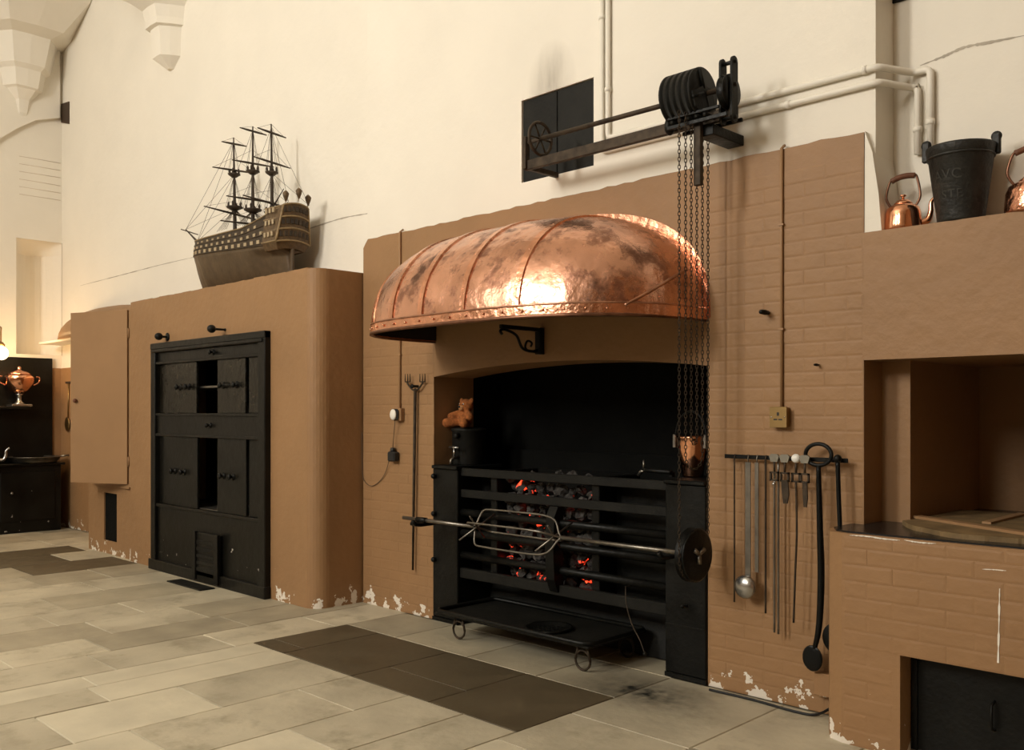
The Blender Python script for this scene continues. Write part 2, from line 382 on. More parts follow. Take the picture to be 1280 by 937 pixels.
# other walls, ceiling (behind and above the camera)
mb = MB(); xs_ = sorted([XL-.4, XR+.3]+[wx+s*WIN_W/2 for wx, _ in WINDOWS for s in (-1, 1)])
for k in range(0, len(xs_), 2): mb.box(xs_[k], xs_[k+1], YF-.4, YF, 0, ZC)
for wx, _ in WINDOWS:
    mb.box(wx-WIN_W/2, wx+WIN_W/2, YF-.4, YF, 0, WIN_Z0); mb.box(wx-WIN_W/2, wx+WIN_W/2, YF-.4, YF, WIN_Z1, ZC)
struct(mb, 'wall_front', M['white'])
for k, (wx, _) in enumerate(WINDOWS):
    b = MB(); x0, x1 = wx-WIN_W/2, wx+WIN_W/2
    b.box(x0, x0+.07, YF-.2, YF-.1, WIN_Z0, WIN_Z1).box(x1-.07, x1, YF-.2, YF-.1, WIN_Z0, WIN_Z1)
    b.box(x0, x1, YF-.2, YF-.1, WIN_Z0, WIN_Z0+.07).box(x0, x1, YF-.2, YF-.1, WIN_Z1-.07, WIN_Z1).box(wx-.04, wx+.04, YF-.2, YF-.1, WIN_Z0, WIN_Z1)
    for q in range(1, 4):
        z = WIN_Z0+(WIN_Z1-WIN_Z0)*q/4; b.box(x0, x1, YF-.19, YF-.12, z-.02, z+.02)
    wf = struct(b, 'window_%d' % (k+1), M['hull_dark'])
    for c_ in range(2):
        for q in range(4):
            zz = WIN_Z0+(WIN_Z1-WIN_Z0)*q/4
            MB().box(x0+.07 if c_ == 0 else wx+.04, wx-.04 if c_ == 0 else x1-.07, YF-.17, YF-.16, zz+.03, zz+(WIN_Z1-WIN_Z0)/4-.03).build('pane', M['paleblue'], wf)
struct(MB().box(XR, XR+.3, YF-.4, 5.3, 0, ZC), 'wall_right', M['brown'])  # unseen wall, made brown to weaken the bounce light
struct(MB().box(XL, XR, YF, YF+.04, 0, 2.5), 'bounce_cut_dado', M['brown'])  # unseen brown band, added to cut light bouncing off the front wall
struct(MB().box(XL-.4, XR+.3, YF-.4, 5.8, ZC, ZC+.2), 'ceiling', M['white'])

# ---- brown chimney breast with segmental arch
random.seed(21)
def archz(x):
    u = (x-(OX0+OX1)/2)/((OX1-OX0)/2); return 1.755+.07*(1-u*u)
tj = {}
def topz(x):
    k = round(x, 4)
    if k not in tj: tj[k] = ZB+random.uniform(-.006, .005)
    if x < XB0+.06: return tj[k]-.06*(1-(x-XB0)/.06)
    return tj[k]
mb = MB()
column_wall(mb, [XB0, XB0+.03, XB0+.06]+fr(XB0+.1, OX0, 10), lambda x: 0, topz, YW, 4.77)
column_wall(mb, fr(OX0, OX1, 36), archz, topz, YW, 4.77)
column_wall(mb, fr(OX1, XB1, 12), lambda x: 0, topz, YW, 5.3)
wall_chimney = struct(mb, 'wall_chimney', M['brown'])
BR = {}
def brick(parent, x, z, wd, ht, y, yd=.02):
    key = (round(wd, 3), round(ht, 3))
    if key not in BR:
        m_ = MB(); e = .010; a, h = wd/2, ht
        f_ = [(-a+e,0,e), (a-e,0,e), (a-e,0,h-e), (-a+e,0,h-e)]; k_ = [(-a,.0012,0), (a,.0012,0), (a,.0012,h), (-a,.0012,h)]; d_ = [(p, yd, q) for p, _, q in k_]
        m_.add(f_+k_+d_, [(0,1,2,3)]+[(4+i, 4+(i+1) % 4, (i+1) % 4, i) for i in range(4)]+[(8+i, 8+(i+1) % 4, 4+(i+1) % 4, 4+i) for i in range(4)])
        me = bpy.data.meshes.new('brick'); me.from_pydata([tuple(p) for p in m_.v], [], m_.f)
        bm = bmesh.new(); bm.from_mesh(me); bmesh.ops.recalc_face_normals(bm, faces=bm.faces[:]); bm.to_mesh(me); bm.free()
        me.materials.append(M['brown']); BR[key] = me
    o = bpy.data.objects.new('brick', BR[key]); COL.objects.link(o); o.parent = parent
    o.location = V(x+wd/2, y, z)-WL[parent.name]
def brickwork(parent, x0, x1, z0, z1, y, amp=.0014, skip=None):
    cz = z0; k = 0
    while cz < z1-.03:
        h = min(.074, z1-cz)
        x = x0
        first = [.225, .112][k % 2]
        while x < x1-.01:
            wd = first if x == x0 else .225
            if x+wd > x1-.05: wd = x1-x
            if not skip or not skip(x, x+wd, cz, cz+h):
                brick(parent, x+.0008, cz+.0008, wd-.0016, h-.0016, y-.0012-random.uniform(0, amp))
            x += wd
        cz += h; k += 1
brickwork(wall_chimney, XB0+.002, OX0-.002, .0, 2.0, YW)
brickwork(wall_chimney, OX1+.002, XB1-.002, .0, 2.75, YW)

# ---- firebox behind (black)
mb = MB()
mb.box(OX0-.25, OX0, 4.77, 5.3, 0, 2.2).box(OX1, OX1+.02, 4.9, 5.3, 0, 2.2).box(OX0, OX1, 5.05, 5.3, 0, 2.2).box(OX0-.25, OX1+.01, 4.77, 5.3, 2.2, 2.3)
mb.box(OX0-.25, OX0, 4.77, 5.3, 2.2, 2.5)
struct(mb, 'wall_firebox', M['soot'])

# ---- ship block (brown) with the hot closet let into it
CX0, CX1, CZT = -8.72, -6.63, 2.155
mb = MB(); BX0, BX1, BY, BZ = -9.3, -6.0, 3.94, 2.6
R_ = .13
pl = [(CX1-.04, YL+.02), (CX1-.04, BY)]+[(BX1-R_+R_*math.sin(a), BY+R_-R_*math.cos(a)) for a in fr(0, PI/2, 8)]+[(BX1, YL+.02)]
mb.prism(pl, 0, BZ, lambda a, b_, c: V(a, b_, c))
mb.box(BX0, CX0+.04, BY, YL+.02, 0, BZ); mb.box(CX0+.04, CX1-.04, BY, YL+.02, 2.11, BZ); mb.box(CX0+.04, CX1-.04, 4.45, YL+.02, 0, 2.11)
struct(mb, 'wall_closet', M['brown'])
random.seed(5)
mb = MB(); column_wall(mb, fr(BX0, BX1-.1, 20), lambda x: BZ-.03, lambda x: BZ+random.uniform(0, .008), BY+.003, YL)
struct(mb, 'trim_3', M['brown'])
# ---- brown pier with the cupboard, left of the ship block
mb = MB(); PX0 = -10.5
DH = [onY(130, 615, 3.985), onY(146, 678, 3.985)]
vx0, vx1, vz0, vz1 = DH[0].x, DH[1].x, DH[1].z, DH[0].z
mb.box(PX0, vx0, 3.985, YL+.02, 0, 2.56).box(vx1, BX0, 3.985, YL+.02, 0, 2.56).box(vx0, vx1, 3.985, YL+.02, vz1, 2.56).box(vx0, vx1, 3.985, YL+.02, 0, vz0).box(vx0, vx1, 4.3, YL, vz0, vz1)
struct(mb, 'wall_cupboard', M['brown'])
MB().box(vx0, vx1, 4.0, 4.05, vz0, vz1).build('flue_shade_panel', M['soot'], bpy.data.objects['wall_cupboard'])  # black panel stands in for the shade inside the slot
# ---- brown dado in the far corner
mb = MB().box(XL, PX0, YL-.02, YL, 0, 2.08).box(XL, XL+.02, 4.40, YL-.02, 0, 2.08)
struct(mb, 'wall_dado', M['brown'])

# ---- right hand stove alcove
mb = MB()
mb.box(XB1, XR, 4.378, 5.9, 1.751, 2.366)
struct(mb, 'wall_stove_hood', M['brown'])
mb = MB().box(XB1-.05, -1.803, 4.584, 5.62, .3, 1.76).box(XB1-.05, XR, 5.56, 5.9, .3, 1.76)
struct(mb, 'wall_stove_alcove', M['brown'])
DX0, DZ1 = -1.637, .446
mb = MB(); SY = 4.05; SZ = .952
pl = [(-2.02, YW), (-2.02, 4.17), (-1.97, 4.075), (-1.90, SY), (DX0, SY), (DX0, 5.0), (-1.9, 5.0)]
mb.prism(pl, 0, DZ1, lambda a, b_, c: V(a, b_, c))
pl = [(-2.02, YW), (-2.02, 4.17), (-1.97, 4.075), (-1.90, SY), (XR, SY), (XR, 5.6), (-1.9, 5.6), (-1.9, YW)]
mb.prism(pl, DZ1, SZ, lambda a, b_, c: V(a, b_, c))
mb.box(-.6, XR, SY, 5.0, 0, DZ1); mb.box(DX0, -.6, 4.5, 5.0, 0, DZ1)
wall_stove = struct(mb, 'wall_stove', M['brown'])
random.seed(31)
brickwork(wall_stove, -1.895, -.75, .0, SZ-.012, SY, .0014, skip=lambda a, b_, c, d: (b_ > DX0 and c < DZ1-.005))
# stove top
mb = MB().prism([(-2.0, YW-.01), (-2.0, 4.18), (-1.95, 4.10), (-1.88, 4.075), (XR-.02, 4.075), (XR-.02, 5.55), (-1.80, 5.55), (-1.80, 4.58), (-1.94, 4.58), (-1.94, YW-.01)], SZ, SZ+.008, lambda a, b_, c: V(a, b_, c))
mb.build('top_plate', M['blacktop'], wall_stove)
# raised hearthstone with curved, chipped front
random.seed(11)
pts = [onZ(px, py, .960) for px, py in [(1128, 656), (1140, 662), (1158, 666), (1192, 672.5), (1236, 676.6), (1280, 679.7)]]
cur = bez(pts, 48); e_ = cur[-1]; f_ = cur[-4]; sl = (e_.y-f_.y)/(e_.x-f_.x)
cur = [(p.x, p.y+random.uniform(-.003, .003)) for p in cur]+[(e_.x+.4, e_.y+sl*.4), (e_.x+.8, e_.y+sl*.8+.05), (e_.x+.8, 5.2), (-1.78, 5.2), (-1.78, 4.56)]
hearth = thing('hearthstone', 'thick brown stone slab with curved chipped edge on black stove top', 'stone slab', (-1.2, 4.6, SZ+.008))
MB().prism(cur, SZ+.008, .982, lambda a, b_, c: V(a, b_, c)).build('slab', M['hotstone'], hearth)
a = onZ(1140, 647, .982); b_ = onZ(1280, 669, .982)
dx = (b_-a).normalized(); nx = V(-dx.y, dx.x, 0); b2 = a+dx*1.15
MB().prism([(a.x, a.y), (b2.x, b2.y), ((b2+nx*.05).x, (b2+nx*.05).y), ((a+nx*.05).x, (a+nx*.05).y)], .982, .994, lambda p, q, c: V(p, q, c)).build('edge_strip', M['brown_wood'], hearth)
c = onZ(1222, 655, .982); c1 = c+nx*.05
MB().prism([(c1.x-.02, c1.y), (c1.x+.02, c1.y), (c1.x+.02, 5.15), (c1.x-.02, 5.15)], .982, .992, lambda p, q, z: V(p, q, z)).build('cross_strip', M['brown_wood'], hearth)
# black iron door in the stove front
sd = MB().bbox(DX0+.004, -.604, 4.17, 4.20, .012, DZ1-.004, .004).build('door', M['iron'], wall_stove)
MB().box(DX0+.004, DX0+.03, 4.160, 4.17, .012, DZ1-.004).build('edge_band', M['iron'], sd)
h_ = onY(1242, 895, 4.16)
MB().tube([h_+V(0,.01,.06), h_+V(0,-.025,.05), h_+V(0,-.03,0), h_+V(0,-.025,-.05), h_+V(0,.01,-.06)], .006, 8).build('handle', M['iron'], sd)

# ---- springers of the vault, high up
def springer(name, c, axis, prof, lab):
    b = MB(); n = 6; vs__ = []
    for z, r, lift in prof:
        for k in range(n+1):
            a = PI*k/n
            q = r*(1.0 if k % 2 == 0 else .90)
            u, d = q*math.cos(a), q*math.sin(a)*lift
            vs__.append((c[0]+u, c[1]-d, z) if axis == 'Y' else (c[0]+d, c[1]+u, z))
    fs__ = []
    for i in range(len(prof)-1):
        for k in range(n): fs__.append((i*(n+1)+k, i*(n+1)+k+1, (i+1)*(n+1)+k+1, (i+1)*(n+1)+k))
        fs__.append((i*(n+1)+n, i*(n+1), (i+1)*(n+1), (i+1)*(n+1)+n))
    fs__ += [tuple(range(n+1)), tuple(range((len(prof)-1)*(n+1), len(prof)*(n+1)))]
    b.add(vs__, fs__)
    return struct(b, name, M['white'])
p_ = [(5.20, .05, 1), (5.30, .20, 1), (5.60, .22, 1), (5.61, .27, 1), (5.68, .27, 1), (5.80, .30, 1), (5.96, .46, 1.5), (5.98, .54, 1.6), (6.06, .57, 1.7), (6.40, .74, 2.0), (6.9, .9, 2.2), (8.2, 1.4, 2.4)]
springer('trim_4', (-9.68, YL), 'Y', p_, '')
p2 = [(5.24, .03, 1), (5.34, .09, 1), (5.5, .12, 1), (5.62, .22, 1), (5.64, .26, 1), (5.85, .30, 1), (5.9, .36, 1), (6.25, .45, 1), (6.3, .62, 1.1), (6.6, .95, 1.2), (8.2, 1.9, 1.5)]
springer('trim_5', (XL, 4.05), 'X', p2, '')
# arched band and faint ruled inscription lines on the end wall
pa = [onX(px, py, XL+.06) for px, py in [(-40, 205), (0, 173), (22, 160), (45, 150), (75, 147)]]
poly = [(p.y, p.z) for p in pa]+[(pa[-1].y, 8.0), (pa[0].y-.5, 8.0), (pa[0].y-.5, pa[0].z-.15)]
struct(MB().prism(poly, XL, XL+.06, lambda a, b_, c: V(c, a, b_)), 'trim_6', M['white'])
for k in range(6):
    p = onX(24, 195+k*9.5, XL); q = onX(92 if k < 3 else 86, 207+k*9, XL); q.y = min(q.y, YL-.02)
    MB().tube([p, (p+q)/2+V(0,0,.002), q], .004, 4).build('painted_line', M['faint'], wall_left)
v0 = onY(75, 153, YL); v1 = onY(87, 127, YL)
tag(MB().prism([(v0.x, v0.z), (v1.x, onY(87, 155, YL).z), (v1.x, v1.z), (v0.x, onY(75, 131, YL).z)], YL-.012, YL, lambda a, b_, c: V(a, c, b_)).build('wall_vent', M['dirt']), 'small dark vent high in the far corner of the white wall', 'vent')
v0 = onY(1111, 7, 4.63); v1 = onY(1150, 0, 4.63)
tag(MB().bbox(v0.x, v0.x+.5, 4.615, 4.63, v0.z, v0.z+.45, .003).build('wall_vent', M['iron_soft']), 'dark vent panel above the pipes on the white wall', 'vent')

# ---- cracks in the plaster
def crack(pxs, y, wd, parent, seed, m=None, name='crack'):
    random.seed(seed); P = [onY(px, py, y) for px, py in pxs]; cv = bez(P, 40); b = MB(); vs__ = []; n = len(cv)
    for i, p in enumerate(cv):
        t = wd*(.35+.65*random.random())*min(1, 4*min(i, n-1-i)/n+.15)
        vs__ += [p+V(0,-.0015,-t), p+V(0,-.0015,t*.6), p+V(0,.01,0)]
    fs__ = []
    for i in range(n-1):
        a = 3*i; fs__ += [(a, a+3, a+4, a+1), (a+1, a+4, a+5, a+2), (a+2, a+5, a+3, a)]
    b.add(vs__, fs__).build(name, m or M['crack'], parent)
crack([(100, 357), (150, 344), (200, 331), (248, 320)], YL, .008, wall_backl, 1)
crack([(380, 288), (400, 281), (430, 272), (464, 266)], YL, .010, wall_backl, 2)
crack([(1150, 82), (1180, 70), (1205, 59), (1235, 53), (1282, 44)], 4.63, .011, bpy.data.objects['wall_back_right'], 3)

def scrape(pxs, wd, seed, dx=0):
    crack(pxs, SY-.0026, wd, wall_stove, seed, M['white'], 'plaster_scrape')
scrape([(1228, 711), (1243, 711.5), (1258, 713)], .0035, 8)
scrape([(1062, 668.5), (1085, 670), (1105, 673), (1125, 675)], .005, 9)
scrape([(1130, 674.5), (1150, 677.5), (1170, 679)], .004, 10)
P_a, P_b = onY(1250, 735, SY), onY(1248, 828, SY)
random.seed(4); b = MB(); n_ = 24; vs__ = []
for i in range(n_+1):
    p = P_a+(P_b-P_a)*(i/n_); w_ = .0035*(.3+random.random()); vs__ += [p+V(-w_, -.0045, 0), p+V(w_, -.0045, 0), p+V(0, .004, 0)]
fs__ = []
for i in range(n_): a = 3*i; fs__ += [(a, a+1, a+4, a+3), (a+1, a+2, a+5, a+4), (a+2, a, a+3, a+5)]
b.add(vs__, fs__).build('plaster_scrape', M['white'], wall_stove)

# ================================================================ PIPES
def pipe(name, pts, r, label, m=M['white_pipe'], clips=()):
    t = thing(name, label, 'pipe', pts[-1])
    MB().tube(pts, r, 10).build('pipe_run', m, t)
    for c_, ax in clips:
        MB().lathe([(r*1.25, -.012), (r*1.25, .012)], c_, ax, 12).build('clip', m, t)
    return t
yv = YP-.018
def rnd(pts, rad=.03):
    out = [Vector(pts[0])]
    for i in range(1, len(pts)-1):
        p = Vector(pts[i]); a = (Vector(pts[i-1])-p).normalized(); b_ = (Vector(pts[i+1])-p).normalized()
        for t in (0, .25, .5, .75, 1): out.append(p+a*rad*(1-t)**2+b_*rad*t**2)
    return out+[Vector(pts[-1])]
zu = onY(1000, 109, yv).z; zl = onY(1000, 127, yv).z
A = onY(760, 100, yv); B = onY(752, 100, yv-.004)
yr = 4.605
e1 = onY(1163, 95, yr); e2 = onY(1147, 110, yr)
zb = onY(1160, 185, yr).z
pipe('white_pipe', rnd([(A.x, yv, 5.2), (A.x, yv, zu), (-1.885, yv, zu), (-1.80, yr, zu), (e1.x, yr, zu), (e1.x, yr, zb)]), .017,
     'white painted pipe running along the wall, the upper of the pair', clips=[((A.x, yv, 3.45), 'Z'), ((e1.x, yr, 2.9), 'Z'), ((-1.95, yv, zu), 'X')])
pipe('white_pipe', rnd([(B.x, yv, 5.2), (B.x, yv, zl), (-1.885, yv-.002, zl), (-1.80, yr, zl), (e2.x, yr, zl), (e2.x, yr, zb-.02)]), .017,
     'white painted pipe running along the wall, the lower of the pair', clips=[((B.x, yv, 3.9), 'Z'), ((-2.35, yv, zl), 'X'), ((e2.x, yr, zb+.1), 'Z')])
# brown conduits and sockets
def conduit(px, ptop, pbot, label, yy=YW-.010):
    a = onY(px, ptop, yy); b_ = onY(px, pbot, yy)
    t = thing('conduit', label, 'conduit', (a.x, yy, b_.z))
    MB().tube([(a.x, yy+.03, a.z+.01), (a.x, yy, a.z-.01), (a.x, yy, b_.z)], .0085, 8).build('conduit_tube', M['brown_wood'], t)
    for k in (.3, .7): MB().box(a.x-.014, a.x+.014, yy-.010, yy+.012, a.z+(b_.z-a.z)*k-.005, a.z+(b_.z-a.z)*k+.005).build('saddle', M['brown_wood'], t)
    return a.x, b_.z
cx_, cz_ = conduit(977, 183, 509, 'brown painted conduit running down to the brass socket')
t = thing('wall_socket', 'square brass wall socket with black three-pin outlet below the conduit', 'socket', (cx_, YW-.02, cz_-.105))
MB().bbox(cx_-.045, cx_+.045, YW-.042, YW-.002, cz_-.100, cz_, .004).build('back_box', M['brass'], t)
MB().bbox(cx_-.049, cx_+.049, YW-.048, YW-.042, cz_-.104, cz_+.004, .002).build('face_plate', M['brass'], t)
for dx_, dz_, w_, h_2 in [(0, -.034, .006, .018), (-.014, -.062, .014, .007), (.014, -.062, .014, .007)]:
    MB().box(cx_+dx_-w_/2-.003, cx_+dx_+w_/2+.003, YW-.0495, YW-.047, cz_+dz_-h_2/2, cz_+dz_+h_2/2).build('pin_hole', M['plastic_black'], t)
for s in (-1, 1): MB().ball((cx_+s*.037, YW-.048, cz_-.05), .004, 8).build('screw', M['brightsteel'], t)
cx_, cz_ = conduit(500, 288, 510, 'brown painted conduit passing behind the copper hood')
t = thing('wall_socket', 'small wall socket with a white plug beside the toasting fork', 'socket', (cx_, YW-.02, cz_-.10))
MB().bbox(cx_-.045, cx_+.045, YW-.04, YW-.002, cz_-.095, cz_, .004).build('back_box', M['brown_wood'], t)
MB().bbox(cx_-.048, cx_+.030, YW-.065, YW-.04, cz_-.09, cz_-.005, .012).build('plug', M['plastic_black'], t)
MB().ball((cx_-.01, YW-.068, cz_-.048), .036, 14, sc_=(1, .35, 1.15)).build('plug_face', M['plastic_white'], t)
ad = onY(492, 570, YW-.03)
t = thing('power_adapter', 'black power adapter hanging on its cord below the small socket', 'adapter', (ad.x, ad.y, ad.z-.05))
MB().bbox(ad.x-.045, ad.x+.04, YW-.06, YW-.004, ad.z-.04, ad.z+.035, .010).build('body', M['plastic_black'], t)
MB().lathe([(.022, 0), (.018, .03)], (ad.x-.01, YW-.03, ad.z+.034), 'Z', 10).build('strain_relief', M['plastic_black'], t)
MB().tube([(cx_-.01, YW-.05, cz_-.09), (ad.x+.005, YW-.03, (cz_+ad.z)/2), (ad.x-.01, YW-.03, ad.z+.06)], .003, 6).build('cord', M['cord'], t)
cv = bez([(ad.x-.045, YW-.03, ad.z-.01), onY(480, 594, YW-.012), onY(466, 607, YW-.01), onY(455, 600, YW-.008), onY(452.8, 580, YW-.008), onY(452.5, 540, YW-.008)], 30)
MB().tube(cv, .003, 6).build('cord', M['cord'], t)
# cable at the foot of the wall
cv = bez([onZ(888, 861, .008)+V(0,-.01,0), onZ(940, 874, .008), onZ(990, 888, .008), onZ(1018, 893, .01), onZ(1036, 886, .03), onZ(1046, 878, .05)], 40)
tag(MB().tube(cv, .007, 8).build('cable', M['cable']), 'black cable lying along the foot of the brown wall', 'cable')
p = onY(1020, 838, YW-.03)
tag(MB().bbox(p.x, p.x+.12, YW-.06, YW-.004, .10, p.z, .005).build('brick_stub', M['brown']), 'brown painted brick stub jutting from wall foot', 'brick')
def peg(px, py, ln, r, label):
    p = onY(px, py, YW)
    tag(MB().lathe([(r*.7, .0), (r, -.01), (r*1.25, -ln*.5), (r*.95, -ln*.95), (r*.5, -ln)], (p.x, YW-.002, p.z), 'Y', 10).build('wall_peg', M['iron']), label, 'peg')
peg(961, 391, .085, .012, 'stout black iron peg in the wall beside the conduit')
peg(1024, 456, .05, .006, 'thin black nail in wall above the tool rack')

# ================================================================ COPPER HOOD
HCX, HHW, HD, HH, HZ, HN = -3.975, 1.145, .86, .662, 2.02, 2.6
def hoodp(x, th, off=0.0):
    u = min(1, abs((x-HCX)/HHW)); HN = 3.6 if x < HCX else 2.6; g = max(0, 1-u**HN)**(1/HN)
    return V(x, YW-(HD+off)*g*math.cos(th)**.85, HZ+(HH+off)*g*math.sin(th)**.9)
hood = thing('copper_hood', 'riveted domed copper smoke hood mounted above the hearth opening', 'hood', (HCX, YW, HZ))
def shell(x0, x1, off, nx=72, nt=28):
    us = [math.sin(-PI/2+PI*i/nx) for i in range(nx+1)]
    xs = [HCX+HHW*u for u in us]; vs__ = []; fs__ = []
    for x in xs:
        for j in range(nt+1): vs__.append(hoodp(x, PI/2*j/nt, off))
    for i in range(nx):
        for j in range(nt):
            a = i*(nt+1)+j; fs__.append((a, a+nt+1, a+nt+2, a+1))
    return vs__, fs__
b = MB(); v_, f_ = shell(0, 0, 0); b.add(v_, f_, True); b.build('dome', M['copper'], hood)
b = MB(); v_, f_ = shell(0, 0, -.012); b.add([V(HCX+(p.x-HCX)*.985, p.y, p.z-.004) for p in v_], f_, True); b.build('dome_lining', M['copper_in'], hood)
# rim band
vs__ = []; fs__ = []; nx = 72
for i in range(nx+1):
    x = HCX+HHW*math.sin(-PI/2+PI*i/nx); p = hoodp(x, 0, 0); o_ = (p-V(HCX, YW, HZ)); o_.z = 0; o_ = o_.normalized()*.010 if o_.length > 1e-6 else V(0,0,0)
    vs__ += [p+o_+V(0,0,.045), p+o_*1.2+V(0,0,-.012), p-o_+V(0,0,-.012), p-o_+V(0,0,.045)]
for i in range(nx):
    a = 4*i
    for k in range(4): fs__.append((a+k, a+(k+1) % 4, a+4+(k+1) % 4, a+4+k))
MB().add(vs__, fs__, False).build('rim_band', M['copper_rim'], hood)
cvp = []
for i in range(nx+1):
    x = HCX+HHW*math.sin(-PI/2+PI*i/nx); p = hoodp(x, 0, .012); cvp.append(p+V(0,0,-.012))
MB().tube(cvp, .011, 8).build('rim_bead', M['copper_edge'], hood)
MB().tube([p+V(0, 0, .062) for p in cvp], .006, 6).build('rim_bead', M['copper_bead'], hood)
# riveted ribs
def rib(path, wd, name='rib'):
    b = MB(); n = len(path); vs__ = []
    for i, (p, nrm, side) in enumerate(path):
        for s, h in ((-1, 0), (-.9, .010), (.9, .010), (1, 0)): vs__.append(p+side*wd/2*s+nrm*(h-.001))
    fs__ = []
    for i in range(n-1):
        for k in range(3): fs__.append((4*i+k, 4*i+k+1, 4*i+k+5, 4*i+k+4))
    r_ = b.add(vs__, fs__).build(name, M['copper_rim'], hood)
    rv = MB()
    for i in range(3, n, 8): rv.ball(path[i][0]+path[i][1]*.006, .006, 6)
    rv.build('rivets', M['copper_rim'], r_)['kind'] = 'stuff'
def hnorm(x, th):
    e = 1e-3; x = max(HCX-HHW+.004, min(HCX+HHW-.004, x)); a = hoodp(x+e, th)-hoodp(x-e, th); t2 = hoodp(x, min(PI/2, th+e))-hoodp(x, max(0.001, th-e))
    n_ = t2.cross(a).normalized(); 
    if n_.dot(hoodp(x, th)-V(HCX, YW, HZ)) < 0: n_ = -n_
    return n_
for x in (-4.88, -4.55, -4.25, -3.88, -3.49):
    path = []
    for i in range(33):
        th = .05+(PI/2-.06)*i/32; nrm = hnorm(x, th); tg = (hoodp(x, min(PI/2, th+.01))-hoodp(x, th-.01)).normalized()
        path.append((hoodp(x, th), nrm, tg.cross(nrm).normalized()))
    rib(path, .045)
def proj(p):
    d = p-EYE; w_ = d.dot(FW); return 640+F*d.dot(RT)/w_, HORY-F*d.z/w_
cand = []
for i in range(90):
    for j in range(60):
        x = -3.20+.35*i/89; th = .02+(PI/2-.04)*j/59; p = hoodp(x, th); cand.append((proj(p), x, th))
path = []
for i in range(22):
    t = i/21; tx, ty = 778+(864-778)*t, 384+(333-384)*t
    _, x, th = min(cand, key=lambda c: (c[0][0]-tx)**2+(c[0][1]-ty)**2)
    path.append((x, th))
pp = [hoodp(*q) for q in path]; pp = [(pp[max(0, i-2)]+pp[i]+pp[min(21, i+2)])/3 for i in range(22)]
MB().tube([pp[i]+hnorm(*path[i])*.005 for i in range(22)], .009, 8).build('seam_bead', M['copper_bead'], hood)
rv = MB()
for i in range(1, 26):
    x = HCX+HHW*math.sin(-PI/2+PI*i/26); p = hoodp(x, 0, .014); rv.ball(p+V(0,0,.02), .0075, 6)
rv.build('rim_rivets', M['copper_rim'], hood)['kind'] = 'stuff'
# flange against the wall
vs__ = []; fs__ = []
for i in range(49):
    x = HCX+(HHW)*math.sin(-PI/2+PI*i/48); p = hoodp(x, PI/2, 0); q = hoodp(x, PI/2, .035); q.x = HCX+(q.x-HCX)*1.025
    vs__ += [p+V(0,-.006,-.01), q+V(0,-.006,0), q+V(0,.0,0), p+V(0,.0,-.01)]
for i in range(48):
    a = 4*i
    for k in range(4): fs__.append((a+k, a+(k+1) % 4, a+4+(k+1) % 4, a+4+k))
MB().add(vs__, fs__).build('wall_flange', M['copper_rim'], hood)
# scrolled bracket under the hood
bx = onY(678, 420, YW).x
t = thing('scroll_bracket', 'black wrought iron scroll bracket on the wall under the hood', 'bracket', (bx, YW-.01, 1.87))
MB().bbox(bx-.022, bx+.022, YW-.05, YW-.002, 1.87, 2.04, .004).build('wall_plate', M['iron'], t)
sp = [V(bx, YW-.04, 1.90), V(bx, YW-.12, 1.885), V(bx, YW-.16, 1.91), V(bx, YW-.14, 1.95), V(bx, YW-.10, 1.94), V(bx, YW-.11, 1.915)]
MB().tube(bez(sp, 30), .007, 8).build('scroll', M['iron'], t)
sp = [V(bx, YW-.05, 1.885), V(bx, YW-.18, 1.90), V(bx, YW-.24, 1.98), V(bx, YW-.34, 2.01), V(bx, YW-.38, 2.0), V(bx, YW-.365, 1.98)]
MB().tube(bez(sp, 30), .009, 8).build('scroll', M['iron'], t)
MB().bbox(bx-.012, bx+.012, YW-.38, YW-.002, 2.015, 2.04, .003).build('arm', M['iron'], t)

# ================================================================ HOIST
HY_, HZ_ = 4.12, 3.155
hoist = thing('chain_hoist', 'black iron chain hoist with grooved drum on a long shaft and beam', 'hoist', (-3.2, 4.15, 2.8))
MB().bbox(-3.99, -2.50, 4.135, 4.165, 2.995, 3.055, .003).build('beam', M['rust'], hoist)
MB().tube([(-3.86, HY_+.02, HZ_+.01), (-2.55, HY_+.02, HZ_)], .014, 10).build('shaft', M['rust'], hoist)
xd0, xd1 = -2.87, -2.68
prof = []
for k in range(5):
    x = xd0+(xd1-xd0)*k/5; wd = (xd1-xd0)/5
    prof += [(.132, x), (.132, x+wd*.3), (.112, x+wd*.45), (.112, x+wd*.55), (.132, x+wd*.7), (.132, x+wd)]
pr = [(.02, xd0)]+prof+[(.02, xd1)]
MB().lathe(pr, (0, HY_, HZ_), 'X', 36).build('drum', M['iron_soft'], hoist)
MB().prism([(HY_-.02, HZ_+.03), (HY_-.12, HZ_-.02), (HY_-.09, HZ_-.09), (HY_, HZ_-.13), (HY_+.10, HZ_-.08), (HY_+.06, HZ_+.03)], xd1+.002, xd1+.014, lambda a, b_, c: V(c, a, b_)).build('side_plate', M['iron_soft'], hoist)
for k in range(4):
    a = PI/2*k+.4
    MB().tube([(xd1+.008, HY_+.02*math.cos(a), HZ_+.02*math.sin(a)), (xd1+.008, HY_+.12*math.cos(a), HZ_+.12*math.sin(a))], .011, 6).build('spoke', M['iron_soft'], hoist)
